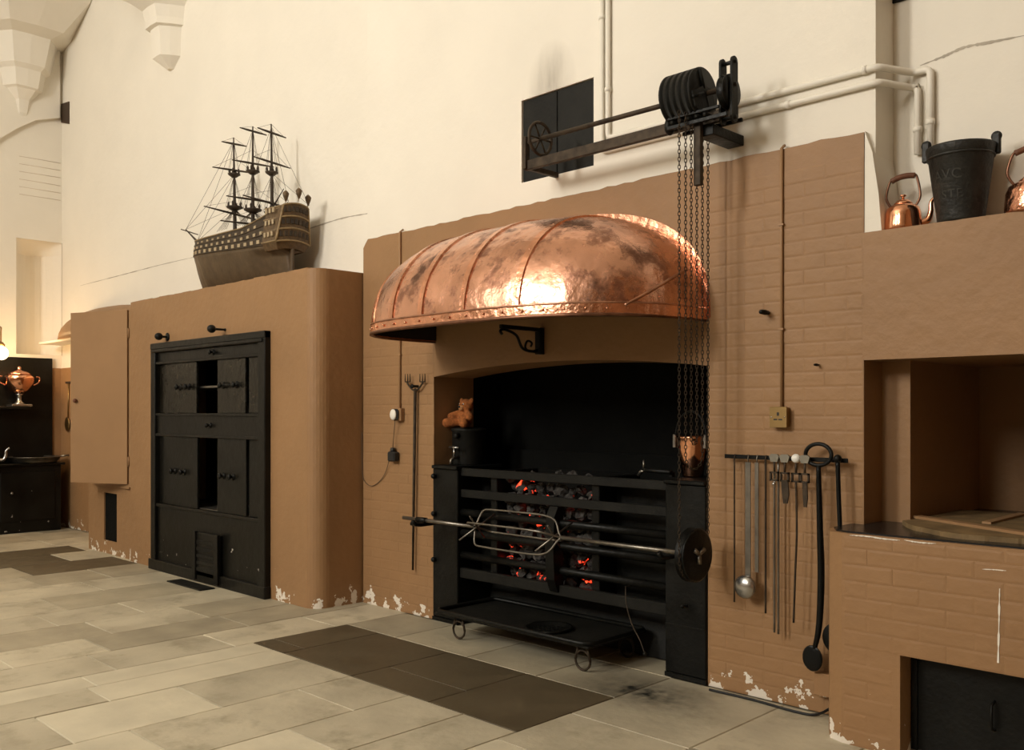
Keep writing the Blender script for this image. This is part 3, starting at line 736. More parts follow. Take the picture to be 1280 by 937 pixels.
# frame of guide rollers under the drum
for yy in (4.06, 4.20):
    MB().bbox(-2.86, -2.50, yy-.008, yy+.008, 2.985, 3.005, .002).build('frame_bar', M['iron'], hoist)
    MB().bbox(-2.86, -2.55, yy-.008, yy+.008, 3.035, 3.05, .002).build('frame_bar', M['iron'], hoist)
for k in range(5): MB().tube([(-2.83+.05*k, 4.05, 3.02), (-2.83+.05*k, 4.21, 3.02)], .012, 8).build('guide_roller', M['iron'], hoist)
MB().ball((-2.87, 4.09, 3.015), .034, 12, sc_=(.8, 1, 1.4)).build('beam_boss', M['iron'], hoist)
# two side cheeks with small sheave at the right
for x in (-2.565, -2.50):
    po = []
    for k in range(9): a = PI*k/8; po.append((HY_+.028*math.cos(a), HZ_+.115+.028*math.sin(a)))
    for k in range(9): a = PI+PI*k/8; po.append((HY_+.028*math.cos(a), HZ_-.165+.028*math.sin(a)))
    MB().prism(po, x-.006, x+.006, lambda a, b_, c: V(c, a, b_)).build('cheek_plate', M['iron_soft'], hoist)
MB().lathe([(.02, -2.552), (.085, -2.552), (.085, -2.546), (.066, -2.532), (.085, -2.518), (.085, -2.512), (.02, -2.512)], (0, HY_, HZ_-.03), 'X', 28).build('sheave', M['iron'], hoist)
for dz in (.115, -.165, .0): MB().tube([(-2.575, HY_, HZ_+dz), (-2.485, HY_, HZ_+dz)], .011, 8).build('bolt', M['iron'], hoist)
MB().bbox(-2.72, -2.62, 4.12, 4.42, 2.93, 2.985, .004).build('wall_bracket', M['iron'], hoist)
pb = onY(873, 205, 4.10)
MB().bbox(pb.x-.022, pb.x+.022, 4.085, 4.115, onY(873, 232, 4.1).z, 3.0, .004).build('hanging_bar', M['rust'], hoist)
# spoked handwheel and bracket at the hatch end
t_ = MB().ring((-3.855, HY_+.02, HZ_+.01), .098, .010, 'X', 28, 8)
hw = t_.build('handwheel', M['rust'], hoist)
for k in range(6):
    a = PI*k/3; MB().tube([(-3.855, HY_+.02, HZ_+.01), (-3.855, HY_+.02+.098*math.cos(a), HZ_+.01+.098*math.sin(a))], .006, 6).build('spoke', M['rust'], hw)
MB().bbox(-3.985, -3.955, 4.14, 4.43, 2.998, 3.03, .003).build('bracket_arm', M['rust'], hoist)
MB().bbox(-3.985, -3.96, 4.12, 4.16, 3.0, 3.20, .003).build('bracket_post', M['rust'], hoist)
MB().bbox(-3.97, -3.85, 4.135, 4.155, 3.155, 3.175, .003).build('bearing', M['rust'], hoist)

# chains
def chain(path, label, step=.020, w_=.0066, wire=.0021):
    P = [Vector(p) for p in path]; b = MB(); acc = 0; i = 0; k = 0
    segs = [(P[j], P[j+1]) for j in range(len(P)-1)]
    for a, c_ in segs:
        L_ = (c_-a).length; d = (c_-a)/L_; s = acc
        while s < L_:
            o = a+d*s; u = d.cross(V(1,0,0)).normalized() if abs(d.x) < .9 else V(0,0,1)
            q = d.cross(u); side = (u+q).normalized() if k % 2 == 0 else (u-q).normalized()
            pts = []
            for m_ in range(8):
                an = 2*PI*m_/8; pts.append(o+d*(math.cos(an)*step*.68)+side*(math.sin(an)*w_))
            b.tube(pts, wire, 4, closed=True); k += 1; s += step
        acc = s-L_
    return tag(b.build('chain', M['rust']), label, 'chain')
def loop(x, pf, pk, ztop, zbot, label, rb=None):
    tf = lambda px: -x/math.tan(YAW-math.atan((px-640)/F))
    y0, y1 = tf(pf), tf(pk); yc = (y0+y1)/2; r = abs(y1-y0)/2
    pts = [(x, y0, ztop)]
    for k in range(0, 13): a = PI+PI*k/12; pts.append((x, yc+r*math.cos(a), zbot+r*math.sin(a)))
    pts.append((x, y1, ztop)); chain(pts, label)
    return yc, r
yc, rw = loop(-2.745, 849, 885, 3.04, .75, 'rusty chain loop running from hoist drum down around spit wheel')
loop(-2.735, 857, 878, 3.04, 1.28, 'rusty chain loop hanging from hoist drum over the copper pot')
loop(-2.725, 864, 871, 3.04, 1.36, 'narrowest rusty chain loop hanging from the hoist drum')

# ================================================================ RANGE
rg = thing('fire_range', 'black iron roasting range with barred fire grate between two cheeks', 'range', ((OX0+OX1)/2, 4.5, 0))
def cheek(x0, x1, zt, name):
    c = MB().bbox(x0, x1, YW-.015, 4.80, .03, zt, .006).build(name, M['iron'], rg)
    MB().bbox(x0-.004 if x0 > -4 else x0, x1+.004 if x0 < -4 else x1, YW-.03, 4.80, zt, zt+.025, .005).build('hob_plate', M['iron'], c)
    MB().box(x0, x1, YW-.02, 4.5, .005, .03).build('foot', M['iron'], c)
    return c
cl = cheek(OX0+.004, -4.86, 1.095, 'cheek'); cr = cheek(-3.095, OX1-.004, 1.095, 'cheek')
for z in (1.04, .77, .44):
    MB().lathe([(.016, .0), (.02, -.02), (.012, -.03)], (OX0+.03, YW-.015, z), 'Y', 10).build('bolt', M['iron'], cl)
MB().bbox(-3.09, OX1-.01, YW-.022, YW-.014, .30, .308, .001).build('seam', M['iron_soft'], cr)
MB().tube([(-2.95, YW-.015, .42), (-2.95, YW-.06, .42), (-2.93, YW-.08, .43)], .010, 8).build('catch', M['iron'], cr)
for k, z in enumerate((1.079, .929)):
    MB().bbox(-4.87, -3.085, 4.40, 4.425, z-.028, z+.028, .004).build('grate_bar', M['iron_soft'], rg)
for k, z in enumerate((.794, .649, .494)):
    MB().tube([(-4.87, 4.415, z), (-3.085, 4.415, z)], .026, 12).build('grate_bar', M['iron'], rg)
MB().bbox(-4.87, -3.085, 4.39, 4.43, .335, .405, .005).build('grate_bar', M['iron_soft'], rg)
for x, w_ in ((-4.56, .03), (-3.66, .03)):
    MB().bbox(x-w_, x+w_, 4.43, 4.85, .34, 1.10, .004).build('fire_cheek', M['iron'], rg)
cvx = onY(695, 660, 4.40).x
MB().prism([(4.38, .36), (4.43, .36), (4.43, .90), (4.38, .90), (4.345, .84), (4.335, .63), (4.345, .44)], cvx-.035, cvx+.035, lambda a, b_, c: V(c, a, b_)).build('centre_standard', M['iron'], rg)
MB().bbox(-4.55, -3.68, 4.84, 4.88, .30, 1.10, .004).build('fireback', M['soot'], rg)
MB().bbox(-4.60, -3.62, 4.44, 4.85, .335, .35, .003).build('grate_bottom', M['iron'], rg)
for x0, x1 in ((-4.86, -4.59), (-3.63, -3.09)):
    MB().bbox(x0, x1, 4.60, 4.63, .33, 1.09, .004).build('filler_plate', M['iron'], rg)
    MB().bbox(x0, x1, 4.43, 4.62, 1.07, 1.09, .004).build('filler_top', M['iron'], rg)
MB().add([(-4.85,4.62,.01), (-3.1,4.62,.01), (-3.1,4.72,.30), (-4.85,4.72,.30), (-4.85,4.66,.01), (-3.1,4.66,.01), (-3.1,4.76,.30), (-4.85,4.76,.30)],
         [(0,1,2,3), (4,7,6,5), (0,4,5,1), (1,5,6,2), (2,6,7,3), (3,7,4,0)]).build('ash_plate', M['iron_soft'], rg)
MB().bbox(OX0+.02, OX1-.02, 4.99, 5.045, .0, 1.22, .004).build('back_plate', M['soot'], rg)
# spit hooks on both cheeks
for x in (-5.0, -2.93):
    cc = cl if x < -4 else cr
    MB().tube([(x, YW-.01, .72), (x, 4.15, .715), (x, 4.10, .722), (x, 4.075, .75)], .014, 8).build('spit_hook', M['iron'], cc)
MB().tube([(-5.0, YW-.02, .715), (-5.06, 4.16, .715), (-5.10, 4.14, .715)], [.014, .016, .012], 8).build('arm', M['iron'], cl)
# coals
random.seed(77)
lumps = []
for k in range(6):
    bm = bmesh.new(); bmesh.ops.create_icosphere(bm, subdivisions=2, radius=.044)
    for v in bm.verts: v.co *= random.uniform(.62, 1.25); v.co.z *= .8; 
    for f in bm.faces: f.smooth = False
    me = bpy.data.meshes.new('coal'); bm.to_mesh(me); bm.free(); lumps.append(me)
lump_c = [m_.copy() for m_ in lumps]
for m_ in lumps: m_.materials.append(M['coal'])
for m_ in lump_c: m_.materials.append(M['ember'])
barz = [1.079, .929, .794, .649, .494, .37]
nth = ['first and second', 'second and third', 'third and fourth', 'fourth and fifth', 'fifth and bottom']
for iz in range(10):
    for ix in range(9):
        x = -4.462+.088*ix+random.uniform(-.012, .012); z = .40+.074*iz+random.uniform(-.018, .018); y = 4.515+random.uniform(-.02, .03)
        if iz == 9 and random.random() < .3: continue
        hot = random.random() < (.40 if z < 1.0 else .06)
        o = bpy.data.objects.new('coal', random.choice(lump_c if hot else lumps)); COL.objects.link(o)
        o.location = (x, y, z); o.rotation_euler = [random.uniform(0, 6) for _ in range(3)]; q_ = random.uniform(.72, 1.15); o.scale = (q_*1.1, q_, q_)
        gap = 'above the top grate bar' if z > barz[0] else next('between the %s grate bars' % nth[k] for k in range(5) if z > barz[k+1] or k == 4)
        side = 'boiler pot' if x < cvx else 'copper pot'
        kind_ = 'red glowing' if hot else 'ash grey'
        lab = '%s coal %s, %s side' % (kind_, gap, side)
        tag(o, lab, 'coal', '%s coals %s, %s side' % (kind_, gap, side))
# cradle spit
sx0, sx1, sy, sz = -5.15, -2.72, 4.115, .757
spit = thing('roasting_spit', 'iron cradle spit with wire basket laid across the front of grate', 'spit', ((sx0+sx1)/2, sy, sz))
MB().tube([(sx0, sy, sz), (-4.42, sy, sz)], .013, 10).build('rod', M['steel'], spit)
MB().tube([(-3.66, sy, sz), (sx1, sy, sz)], .013, 10).build('rod', M['steel'], spit)
MB().tube([(-5.0, sy, sz), (-4.9, sy, sz)], .019, 10).build('collar', M['iron'], spit)
for k in range(4):
    a = math.radians(20+90*k); d = V(0, -math.cos(a), math.sin(a))
    r = .122
    P_ = [V(-4.42, sy, sz), V(-4.40, sy, sz)+d*.03, V(-4.37, sy, sz)+d*r*.9, V(-4.28, sy, sz)+d*r, V(-4.05, sy, sz)+d*r*1.02, V(-3.84, sy, sz)+d*r, V(-3.74, sy, sz)+d*r*.8, V(-3.69, sy, sz)+d*.03, V(-3.66, sy, sz)]
    MB().tube(bez(P_, 40), .007, 8).build('basket_wire', M['steel'], spit)
for x in (-4.39, -3.72):
    for s in (-1, 1):
        MB().tube([(x-.05*s, sy-.11, sz-.08*s), (x+.05*s, sy+.11, sz+.08*s)], .006, 6).build('prong', M['steel'], spit)
MB().lathe([(.03, -.03), (.13, -.03), (.142, -.024), (.12, -.006), (.12, .004), (.142, .022), (.13, .028), (.03, .028)], (-2.745, yc, sz-.005), 'X', 36).build('wheel', M['iron'], spit)
for k in range(3):
    a = PI*2/3*k+.5; MB().tube([(-2.712, yc, sz), (-2.712, yc+.05*math.cos(a), sz+.05*math.sin(a))], [.010, .014], 8).build('wheel_boss', M['steel'], spit)
# rod of spit in fire (thin poker) and wire
cv = bez([onY(782, 733, 4.34), onY(783, 755, 4.30), onY(790, 780, 4.26), onY(800, 800, 4.24), onY(806, 817, 4.22)], 24)
wt = thing('hanging_wire', 'thin dark wire dangling from grate bar over the drip tray', 'wire', cv[-1])
MB().tube([cv[0]+V(0,.05,0)]+cv, .0035, 6).build('wire', M['rust'], wt)
MB().ball(cv[-1], .012, 8).build('end_weight', M['iron'], wt)
# drip tray on hoop feet
TX0, TX1, TY0, TY1, TZ = -4.73, -3.40, 4.05, 4.60, .165
tr = thing('drip_tray', 'black iron drip tray trolley on hoop wheels under the grate', 'drip tray', ((TX0+TX1)/2, (TY0+TY1)/2, 0))
MB().bbox(TX0, TX1, TY0, TY1, TZ-.012, TZ, .003).build('pan', M['iron_soft'], tr)
rm = MB(); e = .02
for a_, b__ in [((TX0, TY0), (TX1, TY0)), ((TX1, TY0), (TX1, TY1)), ((TX1, TY1), (TX0, TY1)), ((TX0, TY1), (TX0, TY0))]:
    pass
q = [(TX0+.04, TY0), (TX1-.06, TY0), (TX1-.015, TY0+.02), (TX1, TY0+.07), (TX1, TY1-.03), (TX1-.03, TY1), (TX0+.03, TY1), (TX0, TY1-.03), (TX0, TY0+.04)]
MB().tube([(x, y, TZ+.012) for x, y in q], .016, 8, closed=True, smooth=True).build('rim', M['iron'], tr)
MB().lathe([(.145, 0), (.15, .018), (.135, .016), (.125, .004), (.03, .001)], (-3.86, 4.22, TZ), 'Z', 30).build('strainer', M['iron'], tr)
hl = MB()
for k in range(5):
    for j in range(5):
        x, y = -3.86+(k-2)*.04, 4.22+(j-2)*.04
        if (k-2)**2+(j-2)**2 < 7: hl.lathe([(.008, 0), (.008, .004)], (x, y, TZ+.0), 'Z', 8)
hl.build('strainer_studs', M['soot'], tr)['kind'] = 'stuff'
for x in (TX0+.17, TX1-.09):
    for y in (TY0+.06, TY1-.08):
        f = MB().ring((x, y, .064), .056, .007, 'Y', 24, 6).build('hoop_wheel', M['rust'], tr)
        MB().tube([(x-.03, y, TZ-.01), (x-.056, y, .064)], .008, 6).tube([(x+.03, y, TZ-.01), (x+.056, y, .064)], .008, 6).build('fork', M['rust'], f)

# boiler pot with bear, left hob
px_, py_ = OX0+.132, 4.60
pot = thing('boiler_pot', 'black iron boiler pot with a steel tap on the hob', 'pot', (px_, py_, 1.12))
MB().lathe([(.01, 1.12), (.118, 1.12), (.120, 1.13), (.120, 1.36), (.128, 1.365), (.128, 1.38), (.10, 1.388), (.01, 1.39)], (px_, py_, 0), 'Z', 32).build('body', M['iron_soft'], pot)
MB().lathe([(.02, -.12), (.02, -.15), (.012, -.155)], (px_+.02, py_, 1.33), 'Y', 10).build('boss', M['iron'], pot)
tap = MB().tube([(px_+.02, py_-.11, 1.175), (px_+.02, py_-.165, 1.175), (px_+.02, py_-.19, 1.155), (px_+.02, py_-.19, 1.128)], .011, 8).build('tap', M['steel'], pot)
MB().tube([(px_+.02, py_-.16, 1.175), (px_+.02, py_-.16, 1.245)], .007, 8).tube([(px_-.03, py_-.16, 1.247), (px_+.07, py_-.16, 1.247)], .008, 8).build('tap_handle', M['brightsteel'], tap)
# teddy bear
bz = 1.392; bx_, by_ = px_-.015, py_-.02
bear = thing('teddy_bear', 'ginger plush teddy bear sitting on the black boiler pot', 'toy', (bx_, by_, bz))
bb = MB()
bb.ball((bx_, by_, bz+.062), .058, 16, sc_=(1, .9, 1.1))
bb.ball((bx_+.015, by_-.005, bz+.155), .054, 16, sc_=(1.05, 1, .95))
for s in (-1, 1):
    for t_ in fr(0, 1, 5):
        bb.ball((bx_+s*(.03+.06*t_), by_-.01-.09*t_, bz+.032), .026+.010*t_, 10)        # legs
        bb.ball((bx_+s*(.045+.055*t_), by_-.02-.03*t_, bz+.105-.03*t_), .022+.008*t_, 10)              # arms
    bb.ball((bx_+.015+s*.052, by_+.0, bz+.192), .021, 10, sc_=(1, .6, 1))
bo = bb.build('body', M['fur'], bear)
rm_ = bo.modifiers.new('remesh', 'REMESH'); rm_.mode = 'VOXEL'; rm_.voxel_size = .006; rm_.use_smooth_shade = True
sm_ = bo.modifiers.new('smooth', 'SMOOTH'); sm_.iterations = 4
MB().ball((bx_+.012, by_-.05, bz+.140), .024, 14, sc_=(1, .8, .85)).build('muzzle', M['fur_pale'], bear)
MB().ball((bx_+.012, by_-.071, bz+.147), .008, 8).build('nose', M['plastic_black'], bear)
for s in (-1, 1):
    ey = MB().ball((bx_+.013+s*.020, by_-.047, bz+.165), .0085, 10).build('eye', M['plastic_white'], bear)
    MB().ball((bx_+.013+s*.020, by_-.054, bz+.165), .005, 8).build('pupil', M['plastic_black'], ey)
    MB().ball((bx_+s*.086, by_-.118, bz+.030), .018, 10, sc_=(1, .45, 1)).build('foot_pad', M['fur_pale'], bear)
# copper pot and tap, right hob
qx, qy = onY(866, 570, 4.62).x, 4.62
cpot = thing('copper_pot', 'tapered copper pot with iron bail handle on the hob', 'pot', (qx, qy, 1.12))
MB().lathe([(.01, 1.121), (.055, 1.121), (.062, 1.13), (.088, 1.30), (.094, 1.345), (.098, 1.35), (.098, 1.36), (.088, 1.36), (.08, 1.31), (.01, 1.29)], (qx, qy, 0), 'Z', 32).build('body', M['copper_pol'], cpot)
MB().tube([(qx+.105*math.cos(a), qy-.02, 1.355+.15*math.sin(a)) for a in fr(0, PI, 20)], .006, 8).build('bail_handle', M['iron'], cpot)
for s in (-1, 1): MB().bbox(qx+s*.105-.01, qx+s*.105+.01, qy-.04, qy+.0, 1.29, 1.37, .003).build('lug', M['steel'], cpot)
tz = onY(835, 589, 4.55).z; t0, t1 = onY(847, 589, 4.55).x, onY(803, 589, 4.55).x
bt = thing('boiler_tap', 'black iron boiler tap pointing along the top of the range', 'tap', (t0, 4.55, tz))
MB().tube([(t0-.012, 4.50, tz), (t1+.06, 4.55, tz), (t1, 4.55, tz)], [.014, .014, .011], 10).build('barrel', M['iron'], bt)
MB().tube([(t1+.02, 4.55, tz), (t1-.01, 4.55, tz-.01), (t1-.03, 4.55, tz-.035)], [.011, .012, .010], 8).build('spout', M['steel'], bt)
MB().tube([(t1+.01, 4.55, tz), (t1+.01, 4.55, tz+.06)], .007, 8).build('lever', M['steel'], bt)
MB().box(t0-.03, t0-.012, 4.51, 4.54, 1.121, tz).build('support', M['iron'], bt)

# ================================================================ HOT CLOSET
YC = 3.915
hc = thing('hot_closet', 'tall black iron hot closet with sliding doors built into brown block', 'cabinet', ((CX0+CX1)/2, YC, 0))
def px2x(px): return onY(px, 515, YC).x
xa, xb = CX0, CX1
zs = dict(t=2.155, ut=1.955, ub=1.49, lt=1.275, lb=.635)
gx0, gx1 = px2x(245), px2x(270.5)             # gap between upper doors
f = MB().bbox(xa, xa+.09, YC-.03, YC+.05, .02, zs['t'], .006).build('frame_stile', M['closet'], hc)
MB().bbox(xb-.11, xb, YC-.03, YC+.05, .02, zs['t'], .006).build('frame_stile', M['closet'], hc)
MB().bbox(xa, xb, YC-.035, YC+.05, zs['t']-.06, zs['t'], .006).build('frame_head', M['closet'], hc)
MB().bbox(xa+.03, xb-.03, YC-.045, YC+.02, zs['t']-.09, zs['t']-.06, .006).build('frame_moulding', M['closet'], hc)
hd_ = MB().bbox(xa+.09, xb-.11, YC, YC+.05, zs['ut'], zs['t']-.09, .004).build('head_panel', M['closet'], hc)
md = MB().bbox(xa+.09, xb-.11, YC-.005, YC+.05, zs['lt'], zs['ub'], .004).build('middle_drawer_panel', M['closet'], hc)
for z in (zs['ub']-.012, zs['lt']+.012, zs['ut']+.01):
    MB().bbox(xa+.09, xb-.11, YC-.022, YC, z-.012, z+.012, .003).build('rail', M['closet'], hc)
lw = MB().bbox(xa+.09, xb-.11, YC, YC+.05, .02, zs['lb'], .004).build('lower_panel', M['closet'], hc)
MB().bbox(xa-.03, xb+.01, YC-.04, YC+.02, .002, .10, .005).build('plinth', M['closet'], hc)
MB().bbox(xa+.09, xb-.11, YC-.02, YC+.02, zs['lb']-.03, zs['lb'], .004).build('rail', M['closet'], hc)
def knob(par, x, z, r=.03, y=YC, ln=.055):
    MB().lathe([(r*.9, 0), (r*.9, -.006), (r*.35, -.010), (r*.35, -ln*.5), (r*.75, -ln*.62), (r*.8, -ln*.85), (r*.4, -ln)], (x, y, z), 'Y', 14).build('knob', M['iron'], par)
def door(x0, x1, z0, z1, y, m=M['closet_door'], knobs=(), panel=True):
    d = MB().bbox(x0, x1, y, y+.025, z0, z1, .004).build('sliding_door', m, hc)
    for kx, kz in knobs: knob(d, kx, kz, .034, y)
    return d
kz = 1.73
xs1 = px2x(214)
door(xa+.09, xs1, zs['ub'], zs['ut'], YC+.02)
d1 = door(xs1-.02, gx0, zs['ub'], zs['ut'], YC+.004, knobs=[(px2x(225), kz), (px2x(236), kz)])
d2 = door(gx1+.01, px2x(306), zs['ub'], zs['ut'], YC+.004, knobs=[(px2x(279), kz), (px2x(296), kz)])
MB().tube([(px2x(277), YC-.012, kz+.0), (px2x(298), YC-.012, kz+.0)], .012, 8).build('handle_bar', M['iron'], d2)
MB().tube([(px2x(222), YC-.012, kz+.0), (px2x(238), YC-.012, kz+.0)], .012, 8).build('handle_bar', M['iron'], d1)
door(px2x(309), xb-.11, zs['ub'], zs['ut'], YC+.015)
ll0, ll1 = px2x(246), px2x(271)
door(xa+.09, xs1, zs['lb'], zs['lt'], YC+.02, M['closet'])
door(xs1-.02, ll0, zs['lb'], zs['lt'], YC+.004, M['closet'], knobs=[(px2x(218), .955), (px2x(230), .955)])
door(ll1, px2x(307), zs['lb'], zs['lt'], YC+.004, M['closet'], knobs=[(px2x(279), .955), (px2x(291), .955)])
door(px2x(309), xb-.11, zs['lb'], zs['lt'], YC+.018, M['closet'])
knob(md, (xa+xb)/2+.1, 1.385, .026, YC-.005); knob(hd_, (xa+xb)/2+.15, 2.02, .026, YC)
MB().bbox(xa+.1, xb-.12, YC+.05, 4.40, 1.715, 1.735, .003).build('shelf', M['steel'], hc)
MB().bbox(xa+.1, xb-.12, YC+.03, 4.40, .62, .645, .003).build('shelf', M['steel'], hc)
MB().bbox(xa+.1, xb-.12, 4.40, 4.42, .05, 2.08, .003).build('back_panel', M['soot'], hc)
g0, g1 = px2x(248), px2x(278)
gr = MB().bbox(g0, g1, YC-.04, YC, .06, .44, .005).build('soot_door', M['closet'], hc)
MB().bbox(g0-.01, g0+.05, YC-.06, YC-.03, .02, .45, .004).build('soot_door_frame', M['closet'], gr)
MB().bbox(g1-.05, g1+.02, YC-.06, YC-.03, .02, .45, .004).build('soot_door_frame', M['closet'], gr)
for k in range(5): MB().bbox(g0+.06, g1-.06, YC-.052, YC-.035, .10+.06*k, .135+.06*k, .004).build('louvre', M['iron'], gr)
pl_ = onZ(240, 732, 0.0)
tag(MB().bbox(pl_.x-.34, pl_.x+.28, pl_.y-.07, pl_.y+.07, .0, .012, .004).build('floor_plate', M['iron_soft']), 'black iron plate on the floor in front of the hot closet', 'plate')
# damper knobs on the block above
for px, py, lab in ((207, 421, 'round black damper knob above the left end of hot closet'), (279, 412, 'black damper knob on long stem above the hot closet middle')):
    p = onY(px+3, py, BY)
    t = thing('damper_knob', lab, 'knob', (p.x, BY-.06, p.z-.03))
    MB().lathe([(.035, -.002), (.04, -.01), (.02, -.016)] if px < 250 else [(.012, -.002), (.012, -.01), (.010, -.012)], (p.x, BY, p.z), 'Y', 14).build('rose', M['iron'], t)
    ln = .06 if px < 250 else .10
    MB().tube([(p.x, BY-.005, p.z), (p.x, BY-ln, p.z)], .010, 8).build('stem', M['iron'], t)
    MB().ball((p.x, BY-ln-.03, p.z), .037, 14, sc_=(.95, 1.05, .95)).build('ball', M['iron'], t)

# ================================================================ CUPBOARD DOOR (ajar)
cu = thing('cupboard', 'tall brown painted cupboard door standing ajar on brown pier', 'cupboard', (-9.36, 3.97, .77))
hx, hy = -9.38, 3.975
ang = math.radians(22.5); dv = V(-math.cos(ang), -math.sin(ang), 0); nv = V(dv.y, -dv.x, 0)
if nv.y > 0: nv = -nv
def dbox(u0, u1, t0, t1, z0, z1):
    o = V(hx, hy, 0); vs = []
    for z in (z0, z1):
        for t_ in (t0, t1):
            for u in (u0, u1): vs.append(o+dv*u+nv*t_+V(0,0,z))
    return MB().add(vs, [(0,1,3,2), (4,6,7,5), (0,4,5,1), (2,3,7,6), (0,2,6,4), (1,5,7,3)])
dr = dbox(.02, .785, 0, .03, .77, 2.535).build('door', M['brown_wood'], cu)
kp = V(hx, hy, 0)+dv*.70+nv*.03+V(0,0,1.62)
MB().ball(kp+nv*.025, .022, 12).tube([kp, kp+nv*.02], .01, 8).build('knob', M['handle_wood'], dr)
for z in (1.0, 2.3):
    MB().tube([V(hx, hy, z-.05)+nv*.03, V(hx, hy, z+.05)+nv*.03], .009, 8).build('hinge', M['brown_wood'], dr)
MB().box(hx, hx+.06, 3.955, 3.985, .74, 2.56).build('frame_stile', M['brown_wood'], cu)
MB().box(PX0+.12, hx, 3.955, 3.985, .72, .77).build('frame_sill', M['brown_wood'], cu)
MB().box(PX0+.12, hx, 3.955, 3.985, 2.535, 2.56).build('frame_head', M['brown_wood'], cu)
MB().box(PX0+.12, PX0+.2, 3.955, 3.985, .77, 2.535).build('frame_stile', M['brown_wood'], cu)

# ================================================================ FAR CORNER
# brown dome and white shelf behind the cupboard
c0 = onY(80, 427, 4.45); 
dm = MB(); cxd = onY(122, 380, 4.35).x; zd0 = c0.z; zd1 = onY(122, 380, 4.3).z
vs__ = []; fs__ = []; nn = 20; rr = abs(cxd-c0.x)
for i in range(nn+1):
    a = PI*i/nn
    for j in range(9):
        b_ = PI/2*j/8
        vs__.append((cxd-rr*math.cos(a)*math.cos(b_)**.8, YL-.45*math.sin(a)*math.cos(b_), zd0+(zd1-zd0)*math.sin(b_)))
for i in range(nn):
    for j in range(8): k = i*9+j; fs__.append((k, k+9, k+10, k+1))
fs__.append(tuple(i*9 for i in range(nn+1)))
dm.add(vs__, fs__, True)
struct(dm, 'trim_7', M['brown'])
s0 = onY(56, 431, 4.4)
sh = MB().bbox(max(s0.x, XL+.03), PX0, 4.25, YL-.001, zd0-.03, zd0, .006)
tag(sh.build('wall_shelf', M['white_pipe']), 'narrow white shelf on the wall behind the tall cupboard', 'shelf')
# far range on the end wall
RX = -12.45
fr_ = thing('far_range', 'long black iron range standing against the end wall', 'range', (RX-.2, 3.4, 0))
rt = onX(60, 578, RX).z
bd = MB().bbox(XL+.021, RX, 2.2, 4.38, .0, rt-.03, .006).build('body', M['closet'], fr_)
MB().bbox(XL+.021, RX+.04, 2.15, 4.42, rt-.03, rt, .006).build('top_plate', M['closet'], fr_)
for y0, y1 in ((2.3, 2.95), (3.0, 3.62), (3.67, 4.3)):
    d = MB().bbox(RX, RX+.02, y0, y1, .15, rt-.10, .006).build('oven_door', M['closet'], bd)
    MB().ball((RX+.035, y0+.12, .5), .018, 8).build('knob', M['steel'], d)
pt = onX(65, 448, XL+.03)
bp_ = MB().bbox(XL+.021, XL+.05, 2.2, pt.y, rt, pt.z, .004).build('splash_plate', M['closet'], fr_)
shz = onX(25, 508, XL+.15).z
MB().bbox(XL+.05, XL+.30, 2.2, pt.y-.35, shz-.03, shz, .004).build('plate_shelf', M['closet'], fr_)
# samovar urn
u = onX(24, 490, XL+.18); uy = u.y; ux = XL+.18; k = .93
ur = thing('copper_urn', 'copper urn with silver foot on the black shelf', 'urn', (ux, uy, shz))
MB().bbox(ux-.12, ux+.12, uy-.12, uy+.12, shz, shz+.03, .006).build('foot', M['brightsteel'], ur)
MB().lathe([(.075, .03), (.05, .05), (.028, .08), (.028, .14), (.05, .16)], (ux, uy, shz), 'Z', 20).build('stem', M['brightsteel'], ur)
MB().lathe([(.05, .16), (.11, .20), (.165, .29), (.175, .36), (.165, .39), (.12, .40)], (ux, uy, shz), 'Z', 28).build('bowl', M['copper_pol'], ur)
MB().lathe([(.15, .395), (.12, .43), (.06, .455), (.02, .465), (.025, .49), (.012, .51)], (ux, uy, shz), 'Z', 24).build('lid', M['copper_dk'], ur)
for s in (-1, 1):
    MB().tube(bez([(ux, uy+s*.165, shz+.27), (ux, uy+s*.23, shz+.31), (ux, uy+s*.24, shz+.37), (ux, uy+s*.20, shz+.38)], 16), .010, 8).build('handle', M['copper_dk'], ur)
